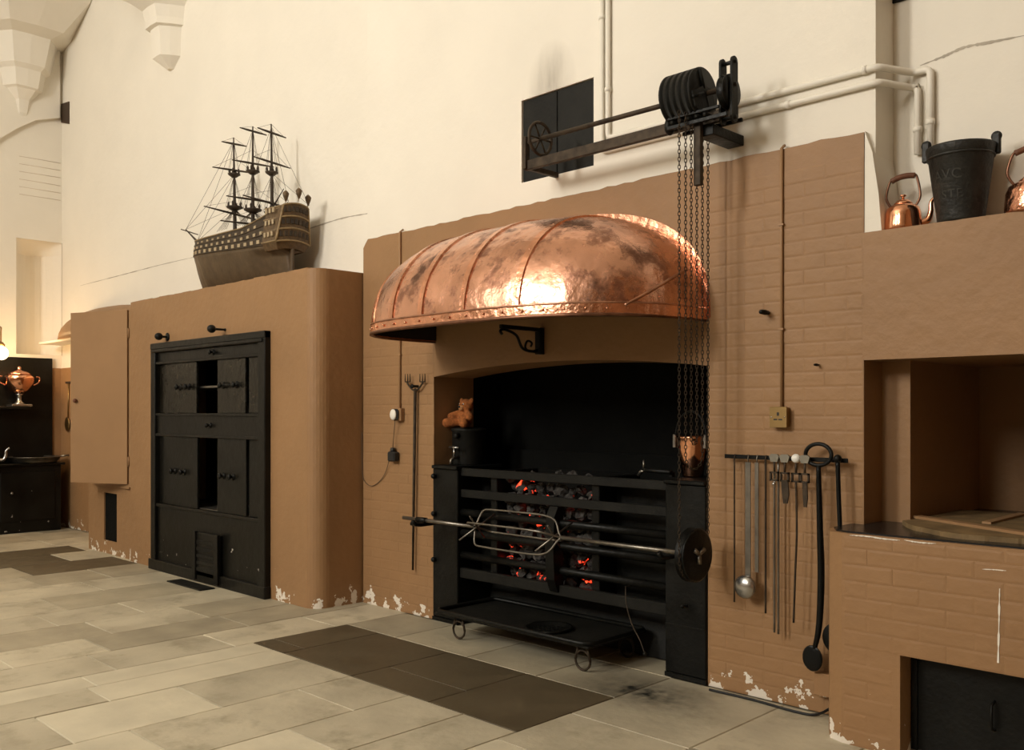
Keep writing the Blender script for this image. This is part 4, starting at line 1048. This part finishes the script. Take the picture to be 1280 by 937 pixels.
# kettle and pan on the far range
def kettle(name, label, c, r, h, m, yaw, hm=M['copper_edge'], wood=True, tall=1.0):
    T = thing(name, label, 'kettle', c)
    c = Vector(c); ca, sa = math.cos(yaw), math.sin(yaw)
    def q(u, v, z): return c+V(u*ca-v*sa, u*sa+v*ca, z)
    MB().lathe([(.01, 0), (r*.98, 0), (r, .01), (r*1.0, h*.2), (r*.95, h*.62), (r*.86, h*.80), (r*.70, h*.88), (r*.48, h*.94)], c, 'Z', 36).build('body', m, T)
    ld = MB().lathe([(r*.52, h*.93), (r*.50, h*.97), (r*.34, h*1.08), (r*.10, h*1.13), (.005, h*1.135)], c, 'Z', 28).build('lid', m, T)
    MB().lathe([(.006, h*1.13), (.006, h*1.2), (.016, h*1.24), (.012, h*1.28), (.002, h*1.29)], c, 'Z', 12).build('lid_knob', m, ld)
    sp_ = bez([q(r*.80, 0, h*.22), q(r*1.25, 0, h*.32), q(r*1.42, 0, h*.62), q(r*1.45, 0, h*.95), q(r*1.75, 0, h*1.16)], 24)
    n_ = len(sp_); MB().tube(sp_, [r*.22*(1-.62*i/(n_-1)) for i in range(n_)], 12).build('spout', m, T)
    ht = h*1.95*tall
    hp = bez([q(-r*.62, 0, h*.84), q(-r*.88, 0, h*1.22), q(-r*.70, 0, ht*.90), q(-r*.50, 0, ht*.93)], 16)
    hq = bez([q(r*.62, 0, h*.84), q(r*.88, 0, h*1.22), q(r*.70, 0, ht*.97), q(r*.50, 0, ht)], 16)
    hd = MB().tube(hp, .006, 8).tube(hq, .006, 8).build('handle', hm, T)
    g = [q(-r*.62, 0, ht*.92), q(-r*.2, 0, ht*.98), q(r*.25, 0, ht*1.0), q(r*.62, 0, ht*.99)]
    MB().tube(bez(g, 10), .0135, 10).build('grip', M['handle_wood'] if wood else M['copper_dk'], hd)
    return T
p = onX(8, 572, RX-.15)
kettle('kettle', 'shiny steel kettle on the far black range', (RX-.15, p.y-.20, rt), .13, .17, M['brightsteel'], 1.2, M['brightsteel'], False)
p = onX(45, 572, RX-.12)
pn = thing('saucepan', 'wide shallow steel pan with red handle on the far range', 'pan', (RX-.15, p.y, rt))
MB().lathe([(.01, 0), (.24, 0), (.27, .02), (.30, .07), (.31, .07), (.315, .075), (.30, .078), (.28, .03), (.01, .012)], (RX-.17, p.y, rt), 'Z', 32).build('body', M['steel'], pn)
MB().tube([(RX-.17, p.y+.30, rt+.07), (RX-.14, p.y+.44, rt+.085)], .012, 8).build('handle', M['steel'], pn)
MB().tube([(RX-.14, p.y+.44, rt+.085), (RX-.12, p.y+.56, rt+.08)], .02, 8).build('grip', M['handle_wood'], pn)
# skimmer on the brown dado
lp = onY(86, 478, YL-.03); lb = onY(85, 526, YL-.03)
sk = thing('skimmer', 'long handled brown skimmer hanging on dado in the far corner', 'skimmer', (lb.x, YL-.04, lb.z-.1))
MB().tube([(lp.x, YL-.03, lp.z), (lb.x, YL-.03, lb.z)], .010, 8).build('handle', M['brass'], sk)
MB().bbox(lp.x-.10, lp.x+.10, YL-.04, YL-.021, lp.z-.01, lp.z+.015, .003).build('hanging_bar', M['dirt'], sk)
MB().ball((lb.x, YL-.04, lb.z-.04), .085, 16, sc_=(1, .2, 1.1)).build('bowl', M['brass'], sk)
# wall lamp
lpv = onX(1, 441, -12.55)
lm = thing('wall_lamp', 'glowing globe lamp on brass arm above the far range', 'lamp', (XL+.02, lpv.y, lpv.z))
gb = MB().ball(lpv, .085, 20, sc_=(1, 1, 1.0)).build('globe', M['glow'], lm)
MB().lathe([(.04, .08), (.05, .10), (.03, .13), (.012, .14)], lpv, 'Z', 14).build('gallery_cap', M['brass'], lm)
MB().tube(bez([(XL+.005, lpv.y, lpv.z+.22), (XL+.10, lpv.y, lpv.z+.30), (-12.56, lpv.y, lpv.z+.32), (-12.55, lpv.y, lpv.z+.25), (-12.55, lpv.y, lpv.z+.13)], 24), .010, 8).build('arm', M['brass'], lm)
MB().lathe([(.05, 0), (.05, .01), (.02, .02)], (XL, lpv.y, lpv.z+.22), 'X', 14).build('rose', M['brass'], lm)
ld = bpy.data.lights.new('lamp_light', 'POINT'); ld.energy = 25; ld.color = (1, .62, .28); ld.shadow_soft_size = .10
lo = bpy.data.objects.new('lamp_light', ld); COL.objects.link(lo); lo.parent = lm; lo.location = V(lpv.x+.13, lpv.y, lpv.z)-WL[lm.name]

# ================================================================ THINGS ON THE RIGHT SHELF
SHZ = 2.3665
p = onY(1129, 283, 4.475)
kettle('kettle', 'small bright copper kettle with leather grip beside the black bucket', (p.x, 4.475, SHZ), .085, .135, M['copper_pol'], .35)
p = onY(1292, 262, 4.475)
kettle('kettle', 'dark dented copper kettle right of the black bucket', (p.x, 4.475, SHZ), .115, .15, M['copper_dk'], .35)
p = onY(1201, 270, 4.47)
bk = thing('fire_bucket', 'black leather fire bucket with worn lettering standing on the shelf', 'bucket', (p.x, 4.47, SHZ))
bc = V(p.x, 4.47, SHZ); BH = .345
rprof = [(.01, 0), (.098, 0), (.100, .01), (.138, BH*.86), (.142, BH*.87), (.148, BH*.97), (.148, BH), (.138, BH), (.13, BH*.85), (.01, BH*.8)]
MB().lathe(rprof, bc, 'Z', 40).build('body', M['leather'], bk)
MB().ring(bc+V(0,0,BH*.86), .139, .006, 'Z', 40, 8).build('rim_welt', M['leather'], bk)
for s in (-1, 1):
    d = V(math.cos(.35)*s, math.sin(.35)*s*.6, 0).normalized()
    c_ = bc+d*.146+V(0,0,BH)
    lg = MB().bbox(c_.x-.018, c_.x+.018, c_.y-.012, c_.y+.012, c_.z-.05, c_.z+.045, .006).build('handle_lug', M['leather'], bk)
    MB().ring(c_+V(0,0,.03), .018, .006, 'Y', 14, 6).build('lug_ring', M['iron'], lg)
def letters(txt, z, size, curve=0.0, a0=-.35):
    cu_ = bpy.data.curves.new('t', 'FONT'); cu_.body = txt; cu_.size = size; cu_.extrude = .0; cu_.align_x = 'CENTER'; cu_.space_character = 1.1
    ob = bpy.data.objects.new('t', cu_); COL.objects.link(ob); dg = bpy.context.evaluated_depsgraph_get(); dg.update()
    me = ob.evaluated_get(dg).to_mesh(); b = MB(); vs = []
    vv = [v.co.copy() for v in me.vertices]; ff = [list(p.vertices) for p in me.polygons]
    ob.evaluated_get(dg).to_mesh_clear(); bpy.data.objects.remove(ob); bpy.data.curves.remove(cu_)
    for off in (.0022, -.003):
        for v in vv:
            zz = z+v.y-curve*v.x*v.x; r_ = .100+(.138-.100)*(zz-.01)/(BH*.86-.01)
            th = -PI/2+a0+v.x/r_
            vs.append(bc+V((r_+off)*math.cos(th), (r_+off)*math.sin(th), zz))
    n_ = len(vv); b.add(vs, ff+[[i+n_ for i in f_][::-1] for f_ in ff])
    b.build('lettering', M['leather_mark'], bk)
letters('AVC', .185, .062, 1.2, -.15)
letters('STE', .098, .055, 0, .0)

# ================================================================ TOOL RACK
YT = YW-.055
r0, r1 = onY(906, 570, YT), onY(1060, 577, YT)
rz = (r0.z+r1.z)/2+.003
tk = thing('tool_rack', 'black iron hanging rail fixed on the brown wall for spit tools', 'rack', ((r0.x+r1.x)/2, YT, rz))
MB().bbox(r0.x, r1.x, YT-.004, YT+.004, rz-.011, rz+.011, .002).build('rail', M['iron'], tk)
for x in (r0.x+.06, (r0.x+r1.x)/2, r1.x-.04):
    MB().tube([(x, YT, rz), (x, YW, rz)], .008, 8).build('standoff', M['iron'], tk)
def X(px, y=YT): return onY(px, 600, y).x
def Z(px, py, y=YT): return onY(px, py, y).z
def hook(b, x, y, ztop):
    b.tube([(x, y, ztop-.03), (x, y, ztop), (x, y+.006, ztop+.018), (x, y+.016, ztop+.016), (x, y+.018, ztop+.004)], .003, 6)
def rod(px, y0, py1, r, name, label, cat, m, dxe=0, flat=None, grp=None):
    y = YT-.014; x = X(px, y); z0 = rz-.006; z1 = Z(px, py1, y)
    t = thing(name, label, cat, (x, y, z1), grp)
    b = MB()
    if flat: b.bbox(x-flat, x+flat, y-.003, y+.003, z1, z0-.02, .001)
    else: b.tube(bez([(x, y, z0), (x+dxe*.35, y, z0+(z1-z0)*.5), (x+dxe, y, z1)], 10), [r]*10+[r*.5] if False else r, 8)
    b.build('shaft', m, t)
    h = MB(); hook(h, x, y, z0); h.build('hook', m, t)
    return t, x, y, z1
rod(918, 575, 752, .0045, 'skewer', 'thin iron skewer alone at end of the tool rack', 'skewer', M['rust'])
t, x, y, z1 = rod(935, 578, 722, .005, 'ladle', 'steel ladle with round bowl and broad flat handle on the rack', 'ladle', M['steel'], flat=.016)
bl = MB(); c_ = V(x-.005, y-.02, z1-.045); bl.ball(c_, .062, 24, sc_=(1, .55, 1)); bl.build('bowl', M['brightsteel'], t)
rod(946, 580, 715, .005, 'flat_bar', 'flat steel bar hanging on the rack beside the ladle', 'bar', M['steel'], flat=.011)
rod(957, 580, 766, .0055, 'skewer', 'iron skewer on the rack between the flat bar and long pair', 'skewer', M['rust'])
rod(968, 600, 790, .006, 'skewer', 'long pale steel skewer hanging in pair behind the clustered heads', 'skewer', M['steel'], grp='pair of long skewers')
rod(973, 600, 792, .006, 'skewer', 'long pale steel skewer hanging in pair behind the clustered heads', 'skewer', M['steel'], grp='pair of long skewers')
heads = [(968, 'flat grey pewter head', M['pewter'], None), (981, 'brown pewter head', M['pewter'], None), (995, 'white enamel head', M['ivory'], 778), (1006, 'pale grey head', M['pewter'], None)]
for i, (px, ds, m_, long_) in enumerate(heads):
    y = YT-.032-.004*i; x = X(px, y); zt = rz
    nm = ['holder with short hook', 'holder with broad tongue', 'holder with long curved rod', 'holder with slim tongue'][i]
    t = thing('skewer_holder', '%s and %s on the rack' % (ds, nm), 'holder', (x, y, zt-.18))
    hd = MB()
    if i == 2: hd.ball((x, y, zt+.004), .024, 16, sc_=(1, .8, .95))
    else: hd.prism([(x-.028, zt+.012), (x-.018, zt-.018), (x+.018, zt-.018), (x+.028, zt+.012), (x+.016, zt+.022), (x-.016, zt+.022)], y-.006, y+.006, lambda a, b_, c: V(a, c, b_))
    hd.build('head', m_, t)
    MB().tube([(x, y, zt-.015), (x, y, zt-.07)], .006, 8).build('neck', M['rust'], t)
    fz0, fz1 = zt-.115, zt-.068; fw = .024; fm = MB()
    for a, c, d, e in [(-fw, fw, fz1-.008, fz1), (-fw, fw, fz0, fz0+.008), (-fw, -fw+.008, fz0, fz1), (fw-.008, fw, fz0, fz1)]: fm.box(x+a, x+c, y-.006, y+.006, d, e)
    fm.build('square_frame', M['rust'], t)
    if i == 0: MB().ball((x, y-.004, zt-.130), .010, 10).tube([(x, y, zt-.13), (x, y, zt-.115)], .005, 6).build('short_hook', M['brightsteel'], t)
    elif i == 2:
        zz = Z(993, 778, y); MB().tube(bez([(x, y, fz0), (x+.004, y, fz0-.25), (x-.004, y, (fz0+zz)/2-.1), (X(992, y), y, zz)], 20), .0055, 8).build('long_rod', M['rust'], t)
    else:
        w_ = .018 if i == 1 else .012; ln = .11 if i == 1 else .12
        MB().prism([(x-w_, fz0), (x+w_, fz0), (x+w_*1.3, fz0-ln*.6), (x+w_*.8, fz0-ln), (x-w_*.4, fz0-ln), (x-w_*.8, fz0-ln*.5)], y-.004, y+.004, lambda a, b_, c: V(a, c, b_)).build('tongue', M['rust'], t)
# ring-handled peel
y = YT-.03; x = X(1023, y); zt = Z(1023, 568, y); zb_ = Z(1015, 822, y)
t = thing('iron_peel', 'black iron peel with ring handle and disc blade hanging on rack', 'peel', (x, y, zb_-.06))
MB().ring((x, y, zt), .060, .010, 'Y', 32, 10, 1.12, .88).build('ring_handle', M['iron'], t)
z_a = zt-.055; xe = X(1016, y)
MB().tube(bez([(x, y, z_a), (x+.008, y, z_a-.3), (x+.014, y, z_a-.55), (x+.004, y, z_a-.78), (xe+.01, y, zb_+.05)], 30), [.011+.006*math.sin(PI*i/28) for i in range(29)], 10).build('shaft', M['iron'], t)
MB().ball((xe, y-.004, zb_), .056, 20, sc_=(.95, .16, 1.15)).build('blade', M['iron'], t)
y = YT-.03; x = X(1047, y); zt = Z(1047, 573, y)
t = thing('iron_peel', 'black iron peel with ball top hanging partly behind brown stove', 'peel', (x, y, Z(1040, 797, y)-.07))
MB().ball((x, y, zt), .020, 14).build('ball_top', M['iron'], t)
MB().tube(bez([(x, y, zt-.015), (x+.006, y, zt-.2), (x+.012, y, zt-.4), (x+.0, y, zt-.75), (x-.01, y, zt-.84)], 24), .011, 10).build('shaft', M['iron'], t)
MB().ball((x-.012, y, Z(1040, 797, y)), .07, 20, sc_=(.95, .16, 1.05)).build('blade', M['iron'], t)

# ================================================================ TOASTING FORK on the left pier
y = YW-.03; p0 = onY(519, 486, y); p1 = onY(516, 712, y)
t = thing('toasting_fork', 'long rusty toasting fork with two pronged heads hanging on wall', 'fork', (p1.x, y, p1.z))
MB().tube([p0, (p0+p1)/2, p1], [.012, .011, .008], 8).build('shaft', M['rust'], t)
for s, px in ((-1, 509.5), (1, 528)):
    tp = onY(px, 478, y)
    a = MB().tube(bez([p0, p0+V(s*.03,0,-.005), V(tp.x, y, p0.z+.04), tp], 16), .007, 8).build('branch', M['rust'], t)
    pr_ = MB()
    pr_.tube([tp+V(-.028,0,.006), tp+V(.028,0,.006)], .005, 6)
    for q in (-.028, 0, .028): pr_.tube([tp+V(q,0,.005), tp+V(q,0,.065)], [.005, .0025], 6)
    pr_.build('prongs', M['rust'], a)
tag(MB().lathe([(.010, 0), (.010, -.05), (.016, -.055), (.016, -.062)], (p0.x, YW-.001, p0.z+.02), 'Y', 10).build('wall_peg', M['iron']), 'short iron peg holding up the toasting fork', 'peg')

# ================================================================ SHIP MODEL
SXs, SXb, SYc, SZk = -6.86, -8.56, 4.27, BZ+.012
Ls = SXs-SXb
ship = thing('ship_model', 'three masted wooden warship model standing on brown block', 'ship model', ((SXs+SXb)/2, SYc, SZk))
def half(t, v):
    """half breadth at station t (0 stern, 1 bow), height fraction v"""
    full = min(1, .60+.55*(t/.3) if t < .22 else 1)
    bow = 1 if t < .72 else max(0, 1-((t-.72)/.28)**2.2)
    top = .178*min(1, .80+.4*min(t, .5))*bow
    if v < .55:
        low = (v/.55)**(.55 if .2 < t < .8 else 1.0)
        run_ = min(1, .25+t/.35) if t < .3 else 1
        return max(.006, top*low*(run_ if v < .45 else 1))
    return max(.006, top*(1-.16*((v-.55)/.45)**1.3))
def rail(t): return .52+(.11*(1-t/.35)**1.2 if t < .35 else 0)+(.03*((t-.8)/.2) if t > .8 else 0)
def wl(t): return .29+.09*t
def st(t, v):
    z = (v/.55)*wl(t) if v <= .55 else wl(t)+(v-.55)/.45*(rail(t)-wl(t))
    cut = 0
    if t > .80: cut = .20*((t-.8)/.2)*max(0, 1-z/.34)**1.3
    if t < .06: cut = 0
    x = SXs-Ls*t+cut
    if t < .08 and v > .55: x += .05*(v-.55)/.45
    return V(x, 0, SZk+z)
def hull(v0, v1, nv, m, name, off=0.0, par=ship, t0=0, t1=1):
    b = MB(); nt_ = 44; vs = []; rows = nv+1
    for s in (-1, 1):
        for i in range(nt_+1):
            t_ = t0+(t1-t0)*i/nt_
            for j in range(rows):
                v = v0+(v1-v0)*j/nv; p = st(t_, v); vs.append(p+V(0, SYc+s*(half(t_, v)+off), 0))
    fs = []; blk = (nt_+1)*rows
    for s in (0, 1):
        for i in range(nt_):
            for j in range(nv): a = s*blk+i*rows+j; fs.append((a, a+rows, a+rows+1, a+1))
    for e in (0, nt_):
        for j in range(nv): a = e*rows+j; fs.append((a, a+1, blk+a+1, blk+a))
    for j in (0, nv):
        for i in range(nt_): a = i*rows+j; fs.append((a, a+rows, blk+a+rows, blk+a))
    return b.add(vs, fs, True).build(name, m, par)
lower = hull(0.0, .55, 10, M['hull_low'], 'lower_hull')
upper = hull(.55, .97, 8, M['hull_dark'], 'upper_hull')
# wales
for v in (.56, .70, .83, .965):
    b = MB()
    for s in (-1, 1): b.tube([st(t_, v)+V(0, SYc+s*(half(t_, v)+.001), 0) for t_ in fr(.01, .985, 40)], .006, 6)
    b.build('wale', M['gilt'] if v == .965 else M['hull_dark'], upper)
# gun ports, three decks
def portbox(t_, v, w_, h_, par):
    s = -1; c = st(t_, v)+V(0, SYc+s*half(t_, v), 0); e = st(t_+.01, v)+V(0, SYc+s*half(t_+.01, v), 0)-c; e.normalize(); n_ = V(e.y, -e.x, 0)
    if n_.y > 0: n_ = -n_
    vs = []
    for d in (-.004, .006):
        for zz in (-h_/2, h_/2):
            for u in (-w_/2, w_/2): vs.append(c+e*u+V(0,0,zz)+n_*d)
    MB().add(vs, [(0,1,3,2), (4,6,7,5), (0,4,5,1), (2,3,7,6), (0,2,6,4), (1,5,7,3)]).build('gun_port', M['port'], par)
for v, n_, w_, h_, ta, tb in ((.615, 15, .042, .030, .10, .93), (.735, 14, .036, .026, .14, .92), (.86, 11, .032, .022, .20, .80)):
    for k in range(n_): portbox(ta+(tb-ta)*k/(n_-1), v, w_, h_, upper)
# stern gallery
sg = MB(); zt_, zb2 = SZk+.635, SZk+.30
ys = [(-.150, .150), (-.165, .165)]
vs = []
for z, hw_, xo in ((zb2-.03, .125, .0), (zb2+.03, .165, .03), (zb2+.20, .150, .05), (zt_, .120, .075)):
    for k in range(9):
        u = -1+2*k/8; vs.append(V(SXs+xo+.035*(1-u*u), SYc+u*hw_, z-.018*u*u))
    for u in (1, -1): vs.append(V(SXs-.18+xo*.4, SYc+u*(hw_+.012), z-.018))
fs = []
for i in range(3):
    for k in range(11): a = i*11+k; b_ = i*11+(k+1) % 11; fs.append((a, b_, b_+11, a+11))
fs += [tuple(range(11)), tuple(range(33, 44))]
gal = sg.add(vs, fs).build('stern_gallery', M['gallery'], ship)
def gpt(u, f_):
    z = zb2+.03+(zt_-zb2-.03)*f_; hw_ = .165-.045*f_; return V(SXs+.03+.045*f_+.035*(1-u*u)+.003, SYc+u*hw_, z-.018*u*u)
for f_ in (0.0, .33, .66, 1.0):
    MB().tube([gpt(u, f_) for u in fr(-1, 1, 12)], .008, 6).build('gallery_moulding', M['gilt'], gal)
for u in (-1, 1): MB().tube([gpt(u, f_) for f_ in fr(0, 1, 6)], .010, 6).build('gallery_post', M['gilt'], gal)
for r_ in range(3):
    for k in range(7):
        u = -.78+1.56*k/6; c = gpt(u, .12+.33*r_); MB().bbox(c.x-.006, c.x+.004, c.y-.014, c.y+.014, c.z, c.z+.045, .002).build('gallery_window', M['hull_dark'], gal)
for s in (-1,):
    for f_ in (0.02, .33, .66, .98):
        a = gpt(-1, f_); MB().tube([a, V(SXs-.18, SYc-.172+.03*f_, a.z+.0)], .007, 6).build('gallery_moulding', M['gilt'], gal)
    for r_ in range(3):
        for k in range(3):
            a = gpt(-1, .12+.33*r_); x = SXs-.01-.055*k; MB().bbox(x-.014, x+.014, SYc-.182+.02*r_*.5, SYc-.165, a.z+.01, a.z+.05, .002).build('gallery_window', M['port'], gal)
MB().bbox(SXs-.02, SXs+.035, SYc-.012, SYc+.012, SZk, SZk+.30, .004).build('rudder', M['hull_low'], ship)
for u, dz in ((-.9, -.0), (0, .02), (.9, -.0)):
    c = gpt(u, 1.0)+V(.0, 0, dz)
    ln = MB().tube([c, c+V(.01,0,.03)], .004, 6).build('lantern', M['gilt'], ship)
    MB().lathe([(.006, .02), (.022, .06), (.028, .085), (.018, .10), (.004, .112)], c+V(.01,0,0), 'Z', 10).build('lantern_glass', M['gallery'], ln)
# deck
dk = [st(t_, .955)+V(0, SYc-half(t_, .955)+.004, 0) for t_ in fr(.02, .98, 30)]; dk2 = [V(p.x, 2*SYc-p.y, p.z) for p in dk]
n_ = len(dk); MB().add(dk+dk2, [(i, i+1, n_+i+1, n_+i) for i in range(n_-1)]).build('deck', M['gallery'], ship)
# masts
def mast(px, pyt, rk, yards, tops, nm):
    top = onY(px, pyt, SYc); zb_ = SZk+.40; H_ = top.z-zb_
    xb_ = top.x+rk
    P = lambda f_: V(xb_+(top.x-xb_)*f_, SYc, zb_+H_*f_)
    m_ = MB().tube([P(f_) for f_ in fr(0, 1, 8)], [.021-.015*k/8 for k in range(9)], 8).build('mast', M['spar'], ship)
    for f_, hl, tilt, yw_ in yards:
        c = P(f_); d = V(math.sin(yw_), -math.cos(yw_), tilt).normalized()
        MB().tube([c-d*hl+V(.012,0,0), c-d*hl*.4+V(.012,0,0), c+d*hl*.4+V(.012,0,0), c+d*hl+V(.012,0,0)], [.005, .0095, .0095, .005], 6).build('yard', M['spar'], m_)
    for f_, r_ in tops:
        c = P(f_); tp_ = MB().lathe([(r_*.35, -.025), (r_, 0), (r_, .010), (r_*.3, .010)], c, 'Z', 10)
        tp_ = tp_.build('top', M['spar'], m_)
        for k in range(4):
            a = PI/4+PI/2*k; MB().lathe([(.008, .008), (.010, .04), (.004, .055)], c+V(r_*.75*math.cos(a), r_*.75*math.sin(a), 0), 'Z', 6).build('figure', M['spar'], tp_)
    rg_ = MB()
    for s in (-1, 1):
        for k in range(6):
            dx_ = -.05+.035*k; e = V(xb_+dx_, SYc+s*.155, SZk+.53)
            rg_.tube([P(tops[0][0]), e], .0019, 3)
        for k in range(3): rg_.tube([P(tops[1][0]), P(tops[0][0])+V((k-1)*.03, s*tops[0][1], 0)], .0016, 3)
        for k in range(2): rg_.tube([P(.98), P(tops[1][0])+V((k-.5)*.03, s*tops[1][1], 0)], .0016, 3)
        for f_, hl, tilt, yw_ in yards:
            d = V(math.sin(yw_), -math.cos(yw_), tilt).normalized(); rg_.tube([P(min(1, f_+.12)), P(f_)+d*hl*s], .0015, 3)
    rg_.build('shrouds', M['rope'], m_)['kind'] = 'stuff'
    return P
Pz = mast(339, 155, .02, [(.92, .17, 0, .25), (.66, .22, 0, .25), (.30, .36, 0, .3)], [(.22, .07), (.57, .055)], 'mizzen')
Pm = mast(316, 158, .0, [(.955, .16, -.05, .25), (.68, .25, -.1, .25), (.37, .33, -.1, .3), (.16, .40, -.1, .3)], [(.28, .08), (.61, .06)], 'main')
Pf = mast(292, 172, .03, [(.94, .15, -.1, .25), (.70, .25, -.1, .2), (.30, .38, 0.0, .3)], [(.36, .075), (.66, .055)], 'fore')
st_ = MB()
for (A_, fa, B_, fb) in ((Pm, .97, Pf, .62), (Pm, .58, Pf, .3), (Pz, .97, Pm, .55), (Pz, .55, Pm, .25), (Pm, .28, Pf, .05), (Pz, .22, Pm, .03)):
    st_.tube([A_(fa), B_(fb)], .0019, 3)
bow = V(SXb+.02, SYc, SZk+.55); tip = onY(247, 262, SYc-.02); tip2 = V(SXb-.22, SYc, SZk+.70)
for f_ in (.36, .66, .97): st_.tube([Pf(f_), tip2], .0019, 3); st_.tube([Pf(f_), bow], .0019, 3)
pk = gpt(0, 1.0)
for f_ in (.22, .57, .98): st_.tube([Pz(f_), pk+V(.01, -.10, 0)], .0019, 3); st_.tube([Pz(f_), pk+V(.01, .10, 0)], .0019, 3)
st_.build('stays', M['rope'], ship)['kind'] = 'stuff'
MB().tube([bow+V(.12, 0, -.05), bow, tip2], [.014, .012, .005], 8).build('bowsprit', M['spar'], ship)
MB().tube([tip2+V(.08,-.09,-.02), tip2+V(.08,.09,-.05)], .005, 6).build('yard', M['spar'], ship)
MB().ball((SXb+.005, SYc, SZk+.50), .030, 10, sc_=(.7, .6, 1.5)).build('figurehead', M['gilt'], ship)
gf = Pz(.26); MB().tube([gf, gf+V(.22, -.02, .13)], [.008, .004], 6).build('gaff', M['spar'], ship)
MB().tube([Pz(.10), Pz(.10)+V(.28, -.02, -.03)], [.008, .004], 6).build('boom', M['spar'], ship)
for k, t_ in enumerate((.15, .5, .8)):
    MB().bbox(SXs-Ls*t_-.03, SXs-Ls*t_+.03, SYc-.05, SYc+.05, BZ+.006, SZk+.03, .004).build('cradle', M['hull_dark'], ship)
